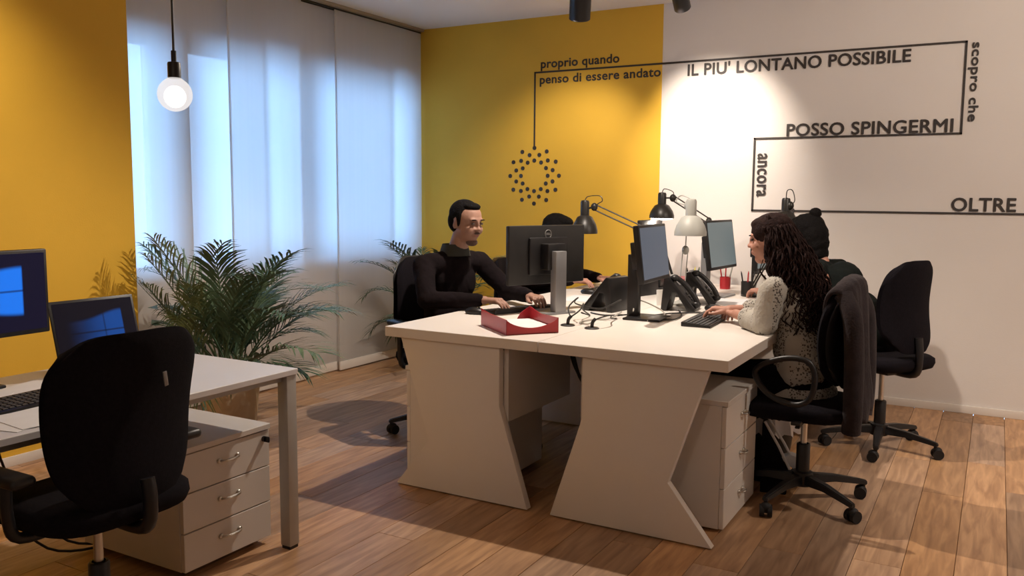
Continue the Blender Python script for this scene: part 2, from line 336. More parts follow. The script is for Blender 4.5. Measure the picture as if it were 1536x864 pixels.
# window wall behind the curtain: piers, sill, header
WI, WO, Z0, Z1 = -4.48, -4.70, .86, 2.285
wl = MB(); wl.box((WO, 3.13, 0), (WI, YB, Z0)); wl.box((WO, 3.13, Z1), (WI, YB, CEIL))
for a, b in ((3.59, 3.766), (4.676, 4.763), (6.0, 6.08)): wl.box((WO, a, Z0), (WI, b, Z1))
struct(wl.build('wall_window', 'white_wall', smooth=0))
for i, (a, b) in enumerate(((3.13, 3.59), (3.766, 4.676), (4.763, 6.0))):
    fr = MB(); t = .035; xx = (-4.62, -4.57)
    fr.box((xx[0], a, Z0), (xx[1], b, Z0+t)); fr.box((xx[0], a, Z1-t), (xx[1], b, Z1)); fr.box((xx[0], a, Z0+t), (xx[1], a+t, Z1-t)); fr.box((xx[0], b-t, Z0+t), (xx[1], b, Z1-t))
    f = struct(fr.build('window_%d' % (i+1), 'window_frame', smooth=0))
    MB().box((-4.60, a+t, Z0+t), (-4.594, b-t, Z1-t)).build('pane', 'glass', f, smooth=0)
    MB().box((WI-.09, a, Z0-.002), (WI+.02, b, Z0+.02), .004).build('window_sill', 'trim', f)
struct(MB().box((-4.35, YB-.014, 0), (XR, YB, .05), .003).build('baseboard_back', 'trim'))
struct(MB().box((XL, YF, 0), (XL+.012, 3.13, .05), .003).build('baseboard_left', 'trim'))
# curtain rail and sheer panels
cr = thing('curtain_rail', 'slim metal curtain track under the ceiling above the sheer panels', 'curtain rail', (-4.36, 4.6, CEIL))
MB().box((-.06, -1.46, -.022), (.055, 1.47, 0), .003).build('track', 'rail', cr); MB().box((-.03, -1.46, -.034), (-.022, 1.47, -.022)).build('slot', 'plastic2', cr); MB().box((.012, -1.46, -.034), (.02, 1.47, -.022)).build('slot', 'plastic2', cr)
random.seed(3)
CL = ['sheer white curtain panel nearest the left yellow wall, behind the hanging bulb', 'sheer white curtain panel second from the left yellow wall, behind the big palm',
      'sheer white curtain panel in the middle of the window, just right of the big palm', 'sheer white curtain panel reaching into the room corner behind the small palm']
for i, (a, b, x0) in enumerate(((3.135, 4.30, -4.375), (3.96, 4.625, -4.335), (4.595, 5.68, -4.375), (4.98, 6.06, -4.335))):
    t = bmesh.new(); n = int((b-a)/.02); rows = 30; vs = []
    ph = random.random()*6
    for r in range(rows+1):
        z = .075 + (CEIL-.036-.075)*r/rows; row = []
        for c in range(n+1):
            y = a+(b-a)*c/n
            xx = x0 + .004*math.sin(y*5+ph+.2*z) + .0008*math.sin(y*31+ph) + .002*math.sin(z*1.6+y*3)
            row.append(t.verts.new((xx-x0, y-(a+b)/2, z)))
        vs.append(row)
    for r in range(rows):
        for c in range(n): t.faces.new((vs[r][c], vs[r][c+1], vs[r+1][c+1], vs[r+1][c]))
    m = MB(); m.bm.free(); m.bm = t
    cu = tag(m.build('sheer_curtain', 'curtain', smooth=180, recalc=False), CL[i], 'curtain', 'sheer curtain panels over the windows'); cu.location = (x0, (a+b)/2, 0)
    MB().box((-.008, -(b-a)/2, .012), (.008, (b-a)/2, .078), .004).build('hem_bar', 'trim', cu)
    MB().box((-.006, -(b-a)/2-.002, .078), (.006, -(b-a)/2+.008, CEIL-.036), .002).build('side_hem', 'curtain', cu)

# ------------------------------------------------------------------ wall lettering
def text_mesh(body, x0, x1, z0, z1, vert=False, off=.0022, name='wall_lettering', label=''):
    cu = bpy.data.curves.new('t', 'FONT'); cu.body = body; cu.size = 1; cu.offset = 0; cu.extrude = .02; cu.space_character = 1.04; cu.resolution_u = 4
    o = bpy.data.objects.new('t', cu); C.objects.link(o); bpy.context.view_layer.update()
    me = bpy.data.meshes.new_from_object(o.evaluated_get(bpy.context.evaluated_depsgraph_get())); bpy.data.objects.remove(o)
    bm = bmesh.new(); bm.from_mesh(me); bpy.data.meshes.remove(me)
    xs = [v.co.x for v in bm.verts]; ys = [v.co.y for v in bm.verts]; a, b, c, d = min(xs), max(xs), min(ys), max(ys)
    seen = set(); isl = []
    for v in bm.verts:
        if v in seen: continue
        st = [v]; seen.add(v); cur = []
        while st:
            q = st.pop(); cur.append(q)
            for e in q.link_edges:
                o2 = e.other_vert(q)
                if o2 not in seen: seen.add(o2); st.append(o2)
        isl.append((min(q.co.x for q in cur), max(q.co.x for q in cur), cur))
    isl.sort(key=lambda t: t[0]); groups = []
    for lo, hi, vs in isl:
        if groups and lo < groups[-1][1]-.35*min(hi-lo, groups[-1][1]-groups[-1][0]): groups[-1][1] = max(hi, groups[-1][1]); groups[-1][2] += vs
        else: groups.append([lo, hi, list(vs)])
    cx, cz = (x0+x1)/2, (z0+z1)/2
    t = thing(name, label, 'lettering', (cx, YB-.0055, cz))
    for lo, hi, vs in groups:
        idx = {v: i for i, v in enumerate(vs)}; co = []
        for v in vs:
            u, q = (v.co.x-a)/(b-a)-.5, (v.co.y-c)/(d-c)-.5
            co.append((q*(x1-x0), v.co.z*.04, -u*(z1-z0)) if vert else (u*(x1-x0), v.co.z*.04, q*(z1-z0)))
        fs = {f for v in vs for f in v.link_faces}
        F0 = [[idx[v] for v in f.verts] for f in fs]; CO = []; FF = []
        for k, (du, dq) in enumerate(((-1, 0), (1, 0), (0, -1), (0, 1), (.7, .7), (-.7, .7), (.7, -.7), (-.7, -.7))):
            CO += [(p[0]+du*off, p[1]-k*.00004, p[2]+dq*off) for p in co]; FF += [[i+k*len(co) for i in f] for f in F0]
        me = bpy.data.meshes.new('letter'); me.from_pydata(CO, [], FF); me.materials.append(M['letter'])
        ob = bpy.data.objects.new('letter', me); C.objects.link(ob); ob.parent = t
    bm.free(); return t
text_mesh('proprio quando', -3.192, -2.535, 2.333, 2.418, label='black lettering reading proprio quando, above the line on the yellow wall')
text_mesh('penso di essere andato', -3.200, -2.208, 2.212, 2.297, label='black lettering reading penso di essere andato, below the line on the yellow wall')
text_mesh("IL PIU' LONTANO POSSIBILE", -2.002, -.545, 2.222, 2.304, off=.0026, label='black capitals reading IL PIU LONTANO POSSIBILE high on the white wall')
text_mesh('POSSO SPINGERMI', -1.292, -.282, 1.775, 1.856, off=.0026, label='black capitals reading POSSO SPINGERMI on the white wall')
text_mesh('OLTRE', -.262, .087, 1.282, 1.364, off=.0026, label='black capitals reading OLTRE at the right of the white wall')
text_mesh('scopro che', -.218, -.150, 1.836, 2.312, True, label='black lettering reading scopro che, running down at the far right')
text_mesh('ancora', -1.482, -1.420, 1.366, 1.66, True, label='black lettering reading ancora, running down the white wall')
wl = MB(); yq = (YB-.007, YB-.004+.001); h = .0065
for a, b in (((-3.245, 1.736), (-3.245, 2.322)), ((-3.245, 2.322), (-.235, 2.322)), ((-.235, 2.322), (-.235, 1.764)), ((-.235, 1.764), (-1.508, 1.764)), ((-1.508, 1.764), (-1.508, 1.268)), ((-1.508, 1.268), (1.4, 1.268))):
    wl.box((min(a[0], b[0])-h, yq[0], min(a[1], b[1])-h), (max(a[0], b[0])+h, yq[1], max(a[1], b[1])+h))
wl = tag(wl.build('wall_line', 'letter', smooth=0), 'thin black line stepping across the yellow and white walls between the words', 'wall line')
MB().cyl((-1.237, YB-.009, 1.269), (-1.237, YB-.001, 1.269), .019, n=20).build('dot', 'letter', wl)
rg = thing('dot_emblem', 'round emblem of black dots on the yellow wall under the line', 'emblem', (-3.243, YB-.004, 1.516))
for rad, off, nn in ((.220, 0, 12), (.170, 15, 12), (.121, 0, 12)):
    for k in range(nn):
        a = R(off+30*k); p = (rad*math.sin(a), 0, rad*math.cos(a))
        d = MB().cyl((0, -.004, 0), (0, 0.002, 0), .0165, n=18).build('dot', 'letter', rg); d.location = p

# ------------------------------------------------------------------ ceiling spots, pendant
def ceiling_spot(loc, direction, label, drop=.24, r=.052, ln=.17):
    t = thing('ceiling_spot', label, 'spotlight', (loc[0], loc[1], CEIL), group='black ceiling spotlights')
    MB().cyl((0, 0, 0), (0, 0, -.03), .06, n=24).build('canopy', 'plastic', t)
    c = V((0, 0, loc[2]-CEIL)); d = V(direction).normalized(); q = d.to_track_quat('Z', 'Y').to_matrix().to_4x4()
    MB().cyl((0, 0, -.03), (0, 0, c.z+.05), .011, n=10).box((-.055, -.012, c.z+.03), (.055, .012, c.z+.055), .003).build('bracket', 'plastic', t)
    MB().lathe([(0, -.11), (r*.7, -.11), (r, -.095), (r, .08), (r*.92, .085), (r*.9, .06), (0, .055)], mtx=q).build('lamp_head', 'plastic', t).location = c
    MB().lathe([(0, .0), (r*.85, .0), (r*.85, .004), (0, .004)], mtx=q).build('lens', 'glow', t).location = c+d*.058
    return t
ceiling_spot((-1.79, 5.24, 2.585), (0, .55, -.6), 'black spotlight on the ceiling over the white wall, right of the other')
ceiling_spot((-2.45, 5.20, 2.585), (-.2, .35, -.8), 'black spotlight on the ceiling in front of the yellow wall', r=.07)
ceiling_spot((-1.82, 3.98, 2.66), (0, -.1, -1), 'black spotlight above the big white desk, out of the frame')
ceiling_spot((-3.30, 1.75, 2.66), (-.8, .1, -1), 'black spotlight beside the left yellow wall, out of the frame')
ceiling_spot((1.1, 3.7, 2.66), (0, .5, -1), 'black spotlight added as fill over the floor at the right, out of the frame')  # invented fixture carrying the added fill on the right
ceiling_spot((-.6, -.9, 2.66), (0, .1, -1), 'black spotlight added as fill behind the viewpoint, out of the frame')  # invented fixture carrying the added fill behind the camera
BD = 2.5; bx, by = -.847*BD, .692*BD; bz = 1.355+.115*BD
pl = thing('pendant_lamp', 'bare round frosted bulb hanging on a black cord in front of the curtain', 'pendant lamp', (bx, by, CEIL))
q = bz-CEIL
MB().tube([(0, 0, 0), (0, 0, q+.12)], .0035, 8).build('cord', 'cable', pl)
MB().cyl((0, 0, 0), (0, 0, -.025), .045, n=20).build('canopy', 'plastic', pl)
MB().lathe([(0, .125), (.0075, .125), (.0075, .094), (.017, .092), (.0185, .088), (.0185, .048), (.016, .046), (0, .046)], (0, 0, q)).build('socket', 'plastic', pl)
MB().lathe([(.0001, -.049)]+[(.049*math.sin(a), -.049*math.cos(a)) for a in [R(x) for x in range(8, 146, 8)]]+[(.020, .046), (.0135, .050)], (0, 0, q)).build('bulb', 'bulb', pl, smooth=180)
MB().ell((0, 0, q-.006), (.031, .031, .032)).build('filament', 'core', pl)
point_light((bx, by, bz-.06), 3, .05, (1, .85, .68))

# ------------------------------------------------------------------ central desk
DZ = .75; XA, XB_, YA, YD = -2.445, -.841, 3.125, 5.93; XM = (XA+XB_)/2
dk = thing('bench_desk', 'long white shared office desk with angular cut-out end panels', 'desk', (XM, YA, 0))
YM = (YA+YD)/2-YA; W = (XB_-XA)/2
for sx in (-1, 1):
    for y0, y1 in ((0, YM-.001), (YM+.001, YD-YA)):
        a, b = sorted((sx*.001, sx*W)); MB().box((a, y0, DZ-.045), (b, y1, DZ), .002, 1).build('desk_top', 'laminate', dk)
def end_panel(yy):
    for sx in (-1, 1):
        poly = [(sx*(.198), .705), (sx*.198, .445), (sx*.055, .006), (sx*.755, .006), (sx*.572, .237), (sx*.725, .705)]
        MB().prism(poly, 'y', yy, yy+.038, .0015).build('end_panel', 'laminate', dk)
end_panel(.02); end_panel(YM-.019); end_panel(YD-YA-.058)
for y0, y1 in ((.06, YM-.02), (YM+.02, YD-YA-.06)):
    for sx in (-1, 1): MB().box((min(sx*.174, sx*.198), y0+.001, .37), (max(sx*.174, sx*.198), y0+.62, .703)).build('modesty_panel', 'cab', dk, smooth=0)
    MB().box((-.12, y0+.55, .60), (.12, y1-.05, .612)).box((-.12, y0+.55, .612), (-.11, y1-.05, .66)).box((.11, y0+.55, .612), (.12, y1-.05, .66)).build('cable_tray', 'plastic2', dk, smooth=0)

def pedestal(name, label, loc, rz, wd, dp, z0, z1, nd, hand_s, lock=True, casters=True, group=None, top_over=.006, body='cab'):
    # local: drawers face +X, width along Y, origin on the floor at the middle of the front
    t = thing(name, label, 'drawer unit', loc, rz, group)
    MB().box((-dp, -wd/2, z0), (-.02, wd/2, z1-.022), .002, 1).build('body', body, t)
    MB().box((-dp-.002, -wd/2-.002, z1-.021), (top_over, wd/2+.002, z1), .002, 1).build('top', body, t)
    hz = (z1-.024-z0)/nd
    for k in range(nd):
        a = z0+.002+k*hz; b = a+hz-.004
        d = MB().box((-.019, -wd/2+.001, a), (0, wd/2-.001, b), .0015, 1).build('drawer', body, t)
        zc = (a+b)/2+.012; l = hand_s/2
        MB().tube(smooth_path([(0.002, -l, zc), (.016, -l*.86, zc), (.024, -l*.4, zc), (.024, l*.4, zc), (.016, l*.86, zc), (0.002, l, zc)], 3), .0055, 8).ell((.004, -l, zc), (.006, .011, .009)).ell((.004, l, zc), (.006, .011, .009)).build('drawer_handle', 'chrome', d)
    if lock: MB().cyl((0, wd/2-.03, z1-.055), (.012, wd/2-.03, z1-.055), .011, n=14).box((.012, wd/2-.034, z1-.066), (.03, wd/2-.026, z1-.044), .002).build('lock', 'plastic', t)
    if casters:
        for sx in (-dp+.05, -.06):
            for sy in (-wd/2+.05, wd/2-.05):
                MB().cyl((sx, sy-.008, .015), (sx, sy+.008, .015), .0145, n=14).box((sx-.006, sy-.006, .02), (sx+.006, sy+.006, z0+.002)).build('caster', 'caster', t)
    return t
pedestal('drawer_unit', 'white three-drawer pedestal under the right end of the big desk', (-.898, 3.585, 0), 0, .50, .44, .012, .545, 3, .05, lock=False, casters=False, body='laminate')
pedestal('drawer_unit', 'white pedestal under the left side of the big desk, drawers turned away', (-2.378, 3.49, 0), PI, .58, .42, .022, .56, 3, .05, lock=False, casters=False, body='laminate')
pedestal('drawer_unit', 'grey-white three-drawer pedestal with nickel handles beside the left desk leg', (-2.40, 2.14, 0), 0, .41, .56, .030, .478, 3, .085)

# ------------------------------------------------------------------ left desk
LZ = .70; LX0, LX1, LY0, LY1 = -3.05, -2.275, .50, 2.378
ld = thing('office_desk', 'pale grey-topped desk on square steel legs along the left wall', 'desk', (LX1, LY1, 0))
MB().box((LX0-LX1, LY0-LY1, LZ-.022), (0, 0, LZ), .002, 1).build('desk_top', 'laminate_grey', ld)
MB().box((LX0-LX1+.03, LY0-LY1+.03, LZ-.055), (LX0-LX1+.06, -.03, LZ-.0225)).box((-.055, LY0-LY1+.03, LZ-.045), (-.03, -.03, LZ-.0225)).box((LX0-LX1+.03, -.06, LZ-.055), (-.06, -.03, LZ-.0225)).build('frame', 'alu', ld, smooth=0)
for lx, ly in ((-.055, -.055), (LX0-LX1+.005, -.055), (-.055, LY0-LY1+.005), (LX0-LX1+.005, LY0-LY1+.005)):
    l = MB().box((lx, ly, .012), (lx+.05, ly+.05, LZ-.0225), .004).build('leg', 'alu', ld)
    MB().box((lx+.004, ly+.004, 0), (lx+.046, ly+.046, .013)).build('foot', 'plastic2', l, smooth=0)

# ------------------------------------------------------------------ office chair
def chair(loc, rz, label, seat_z=.46, back_top=1.02, back_w=.44, ring=False, base_rot=0.3, tilt=8, backz=None, backx=-.20, group='black office swivel chairs', lever=False, taper=-.05, arms=True, sq=.46, armh=.19, shell='plastic'):
    # local: faces +X
    t = thing('office_chair', label, 'chair', loc, rz, group)
    b = MB(); b.lathe([(0, .075), (.045, .075), (.05, .09), (.045, .135), (.03, .14), (0, .14)])
    b.build('hub', 'plastic', t)
    for k in range(5):
        a = base_rot-rz+2*PI*k/5; d = V((math.cos(a), math.sin(a), 0)); s = V((-d.y, d.x, 0))
        m = MB(); t2 = bmesh.new(); rows = []
        for q, wq, zt, zb in ((.035, .028, .128, .085), (.15, .022, .118, .088), (.27, .017, .095, .072), (.305, .014, .086, .066)):
            rows.append([t2.verts.new(d*q+s*wq*e+V((0, 0, zz))) for e, zz in ((-1, zb), (1, zb), (.75, zt), (-.75, zt))])
        for A, B in zip(rows, rows[1:]):
            for i in range(4): t2.faces.new((A[i], A[(i+1) % 4], B[(i+1) % 4], B[i]))
        t2.faces.new(rows[0]); t2.faces.new(rows[-1]); bmesh.ops.recalc_face_normals(t2, faces=t2.faces)
        bmesh.ops.bevel(t2, geom=list(t2.edges), offset=.004, segments=2, affect='EDGES', clamp_overlap=True)
        m._merge(t2); leg = m.build('base_arm', 'plastic', t)
        c = d*.292; cs = MB(); ca = a+.6+k; cd = V((math.cos(ca), math.sin(ca), 0)); e = V((-cd.y, cd.x, 0)); cc = c+V((0, 0, .028))+cd*.012
        for sg in (-1, 1): cs.cyl(cc+e*sg*.007, cc+e*sg*.026, .0265, n=18)
        cs.cyl(cc-e*.007, cc+e*.007, .012, n=10); cs.ell(cc+V((0, 0, .016)), (.024, .024, .02)); cs.cyl(c+V((0, 0, .045)), c+V((0, 0, .075)), .008, n=8)
        cs.build('caster', 'caster', leg)
    MB().lathe([(.03, .13), (.03, .26), (.026, .265), (.02, .266)], n=20).build('column_sleeve', 'plastic', t)
    MB().cyl((0, 0, .26), (0, 0, seat_z-.06), .014, n=16).build('gas_lift', 'chrome', t)
    MB().box((-.11, -.09, seat_z-.075), (.09, .09, seat_z-.045), .01).box((-.02, .09, seat_z-.068), (0, .22, seat_z-.058), .003).build('mechanism', 'plastic', t)
    sm = MB()
    t2 = bmesh.new(); N = 32; rings = []
    for z, k in ((-.045, .86), (-.035, .96), (-.01, 1.0), (.012, .99), (.024, .92), (.03, .75), (.03, .4), (.028, .01)):
        rg_ = []
        for i in range(N):
            a = 2*PI*i/N; cx, sy = math.cos(a), math.sin(a); e = 2/3.6
            px = .235*k*math.copysign(abs(cx)**e, cx); py = .235*k*math.copysign(abs(sy)**e, sy)
            rg_.append(t2.verts.new((px+.02, py, seat_z+z-(.02*max(0, px/.235)**3))))
        rings.append(rg_)
    for A, B in zip(rings, rings[1:]):
        for i in range(N): t2.faces.new((A[i], A[(i+1) % N], B[(i+1) % N], B[i]))
    t2.faces.new(rings[0][::-1]); t2.faces.new(rings[-1]); sm._merge(t2); sm.build('seat', 'fabric', t, smooth=60)
    # backrest: superellipse outline pad, curved about Z, tilted back
    bz0 = backz or seat_z+.10; H = back_top-bz0; zc = (bz0+back_top)/2
    def pad(th, grow, off, mname, pname):
        t3 = bmesh.new(); nu, nv = 20, 22; G = {}
        for side in (1, -1):
            for i in range(nu+1):
                for j in range(nv+1):
                    u = -1+2*i/nu; v = -1+2*j/nv
                    ux = u*math.sqrt(1-sq*abs(v)**5); vx = v*math.sqrt(1-sq*abs(u)**5)
                    edge = max(abs(u), abs(v)); thk = th*math.sqrt(max(0, 1-edge**6))
                    wv = (back_w/2+grow)*(1-.05*vx*vx+taper*vx); yy = ux*wv; zz = vx*(H/2+grow)
                    xx = .05*ux*ux + .018*math.cos(vx*2.6) + off + side*thk/2
                    if side == -1 and edge == 1: continue
                    G[side, i, j] = t3.verts.new((xx, yy, zz))
        for i in range(nu+1):
            for j in range(nv+1):
                if (-1, i, j) not in G: G[-1, i, j] = G[1, i, j]
        for side in (1, -1):
            for i in range(nu):
                for j in range(nv):
                    vs = [G[side, i, j], G[side, i+1, j], G[side, i+1, j+1], G[side, i, j+1]]
                    if len(set(vs)) == 4:
                        try: t3.faces.new(vs if side == 1 else vs[::-1])
                        except ValueError: pass
        mt = Matrix.Translation((backx, 0, zc)) @ Matrix.Rotation(R(-tilt), 4, 'Y')
        m = MB(); m._merge(t3, mt); return m.build(pname, mname, t, smooth=70)
    pad(.055, 0, .012, 'fabric', 'backrest'); pad(.018, .006, -.018, shell, 'back_shell')
    MB().tube(smooth_path([(-.06, 0, seat_z-.06), (backx-.03, 0, seat_z-.055), (backx-.055, 0, seat_z+.03), (backx-.045, 0, bz0+.08)], 5), .02, 10).build('back_support', 'plastic', t)
    if ring:
        for sy in (-1, 1):
            pts = [(-.065, seat_z+.08), (-.08, seat_z+.17), (-.05, seat_z+.232), (.03, seat_z+.24), (.12, seat_z+.21), (.165, seat_z+.165), (.13, seat_z+.10), (.07, seat_z+.06), (-.01, seat_z+.045)]
            n_ = len(pts); P3 = []
            for i in range(n_):
                for j in range(5):
                    tt = j/5; a, b_, c, d = [V((p[0], 0, p[1])) for p in (pts[i-1], pts[i], pts[(i+1) % n_], pts[(i+2) % n_])]
                    P3.append(.5*((2*b_)+(c-a)*tt+(2*a-5*b_+4*c-d)*tt*tt+(3*b_-3*c+d-a)*tt**3)+V((0, sy*.262, 0)))
            MB().tube(P3, .0125, 10, closed=True).box((-.03, min(sy*.09, sy*.262), seat_z-.045), (.01, max(sy*.09, sy*.262), seat_z-.03), .004).build('armrest', 'plastic', t)
    elif arms:
        for sy in (-1, 1):
            MB().tube(smooth_path([(-.02, sy*.10, seat_z-.05), (-.02, sy*.24, seat_z-.045), (-.02, sy*.27, seat_z+.02), (-.02, sy*.27, seat_z+armh)], 5), .016, 10).box((-.11, sy*.27-.035, seat_z+armh-.005), (.12, sy*.27+.035, seat_z+armh+.025), .014, 3).build('armrest', 'plastic', t)
    return t
cA = chair((-2.27, 1.525, 0), R(180), 'black office chair with a broad padded back at the left desk, nearest the viewer', 0.47, .975, .45, base_rot=.5, tilt=4, backz=.48, backx=-.19, taper=.09, sq=.34, armh=.12, shell='fabric', group=None)
lb = MB().box((-.0022, -.006, -.022), (.0022, .006, .022), .001).build('back_label', 'cardlogo', cA); lb.location = (-.232, -.075, .83); lb.rotation_euler = (R(-12), R(-7), 0); lb['label'] = 'small pale tag on the chair back'
cB = chair((-.70, 3.90, 0), R(180), 'black office chair of the woman in white, loop armrests, grey jacket over its back', .45, 1.0, .38, ring=True, base_rot=-1.9, tilt=3, backx=-.155, group=None)
cC = chair((-.50, 4.97, 0), R(146), 'black high-backed office chair at the far right, near the white wall', .50, 1.035, .36, base_rot=-.25, tilt=0, backx=-.17, backz=.56, group=None, arms=False, shell='fabric')
cD = chair((-2.74, 4.02, 0), R(-18), 'black office chair the man in the dark shirt sits on', .45, 1.0, .42, base_rot=.2, tilt=4, backx=-.21, group=None)
cE = chair((-2.80, 5.2, 0), 0, 'black office chair of the person hidden behind the monitor', .43, .92, .42, base_rot=.9, tilt=4, backx=-.21, group=None)
# jacket over chair B's back
def jacket():
    t = bmesh.new(); nu, nv = 26, 40; rows = []
    # profile over the back: from front (toward the sitter) up and over then down the rear
    prof = [(-.030, .80), (-.035, .90), (-.030, .985), (.0, 1.022), (.045, 1.0), (.060, .90), (.068, .78), (.075, .64), (.085, .54), (.09, .47), (.088, .42)]
    P = smooth_path([(p[0], 0, p[1]) for p in prof], 4)
    for j, p in enumerate(P):
        row = []; f = j/len(P)
        for i in range(nu+1):
            u = -1+2*i/nu; wd = .225+.012*math.sin(f*7)+(.02 if f > .6 else 0)
            y = u*wd*.8; dome = -.06*abs(u)**3 if p.z > .9 else -.05*abs(u)**3*max(0, (p.z-.4))
            x = p.x-.045*u*u + .012*math.sin(u*9+f*5)*f + .004*math.sin(u*23)
            row.append(t.verts.new((x, y, p.z+dome+ (.02*math.sin(u*5) if j == len(P)-1 else 0))))
        rows.append(row)
    for A, B in zip(rows, rows[1:]):
        for i in range(nu): t.faces.new((A[i], A[i+1], B[i+1], B[i]))
    m = MB(); m.bm.free(); m.bm = t
    o = m.build('jacket', 'jacket', smooth=180); sd = o.modifiers.new('s', 'SOLIDIFY'); sd.thickness = .014; sd.offset = 0
    o.location = (-.535, 3.93, 0); tag(o, 'grey-brown jacket draped over the back of the chair behind the woman in white', 'jacket')
    for sy in (-1, 1):
        s = MB().tube(smooth_path([(-.01, sy*.15, .95), (.035, sy*.19, .86), (.05, sy*.20, .70), (.055, sy*.20, .50), (.05, sy*.18, .38)], 5), .04, 12, rs=None).build('sleeve', 'jacket', o)
jacket()

# ------------------------------------------------------------------ people
def frame(org, yaw):
    return Matrix.Translation(org) @ Matrix.Rotation(yaw, 4, 'Z')
def hand_into(m, wrist, direction, side, curl=.5, normal=(0, 0, 1), s=1.0):
    """palm down hand; side=+1 thumb on the left(+y) of travel direction"""
    x = V(direction).normalized(); n = V(normal); y = n.cross(x).normalized(); z = x.cross(y)
    wv = V(wrist)
    P = lambda a, b, c: wv+(x*a+y*b*1.0+z*c)*s
    ys = [.028, .010, -.009, -.026]; ln = [.070, .078, .073, .056]
    for k in range(4):
        yy = ys[k]*side
        m.cap(P(.0, yy*.6, 0), .016*s, P(.085-.004*abs(k-1), yy, .004), .0125*s, 10)
        L = ln[k]; a0 = .25+curl*.5; p = P(.085-.004*abs(k-1), yy, .004); px, pz = .085-.004*abs(k-1), .004
        segs = ((L*.45, a0), (L*.32, a0+curl*.8), (L*.23, a0+curl*1.3)); r = .0092
        for sl, an in segs:
            nx, nz = px+sl*math.cos(an), pz-sl*math.sin(an); m.cap(P(px, yy*(1+.1), pz), r*s, P(nx, yy*(1.12), nz), (r-.0009)*s, 10); px, pz = nx, nz; r -= .0009
    m.cap(P(.012, .020*side, -.004), .015*s, P(.045, .042*side, -.012), .0115*s, 10); m.cap(P(.045, .042*side, -.012), .0105*s, P(.075, .050*side, -.018), .009*s, 10); m.cap(P(.075, .050*side, -.018), .009*s, P(.096, .046*side, -.020), .0075*s, 10)
def head_into(m, F, fem=False):
    # F maps head-local (face +X, up Z) to the mesh frame
    s = .94 if fem else 1.0
    def e(c, r, rot=(0, 0, 0)):
        t = bmesh.new(); bmesh.ops.create_uvsphere(t, u_segments=22, v_segments=14, radius=1)
        m._merge(t, F @ Matrix.Scale(s, 4) @ Matrix.Translation(c) @ Euler(rot).to_matrix().to_4x4() @ Matrix.Diagonal((*r, 1)))
    e((-.012, 0, .030), (.098, .077, .088)); e((.022, 0, -.030), (.066, .060, .082)); e((.050, 0, -.088), (.030, .034, .026))
    e((.0, 0, -.05), (.06, .058, .05))
    e((.074, 0, .030), (.018, .048, .012)); e((.062, .034, -.028), (.026, .024, .030)); e((.062, -.034, -.028), (.026, .024, .030))
    e((.090, 0, .010), (.010, .009, .026), (0, R(-14), 0)); e((.100, 0, -.020), (.014, .013, .012)); e((.092, .010, -.023), (.011, .009, .008)); e((.092, -.010, -.023), (.011, .009, .008))
    e((.080, 0, -.052), (.014, .026, .016)); e((.084, 0, -.050), (.012, .022, .0055)); e((.082, 0, -.063), (.012, .019, .006))
    for sy in (-1, 1): e((-.004, sy*.076, -.006), (.018, .008, .031), (0, R(12), R(sy*-18)))
def face_parts(F, parent, fem=False):
    s = .94 if fem else 1.0
    for sy in (-1, 1):
        m = MB(); t = bmesh.new(); bmesh.ops.create_uvsphere(t, u_segments=14, v_segments=10, radius=1)
        m._merge(t, F @ Matrix.Scale(s, 4) @ Matrix.Translation((.082, sy*.031, .008)) @ Matrix.Diagonal((.008, .013, .0065, 1))); m.build('eye', 'eye', parent)
        m = MB(); t = bmesh.new(); bmesh.ops.create_uvsphere(t, u_segments=14, v_segments=10, radius=1)
        m._merge(t, F @ Matrix.Scale(s, 4) @ Matrix.Translation((.088, sy*.032, .030)) @ Matrix.Diagonal((.005, .019, .0032, 1))); m.build('eyebrow', 'hair_black', parent)
    m = MB(); t = bmesh.new(); bmesh.ops.create_uvsphere(t, u_segments=14, v_segments=10, radius=1)
    m._merge(t, F @ Matrix.Scale(s, 4) @ Matrix.Translation((.088, 0, -.056)) @ Matrix.Diagonal((.007, .018, .006, 1))); m.build('mouth', 'lip', parent)
def arm(m, sh, el, wr, r=(.055, .045, .034), fold=True):
    m.cap(sh, r[0], el, r[1]); m.cap(el, r[1], wr, r[2])
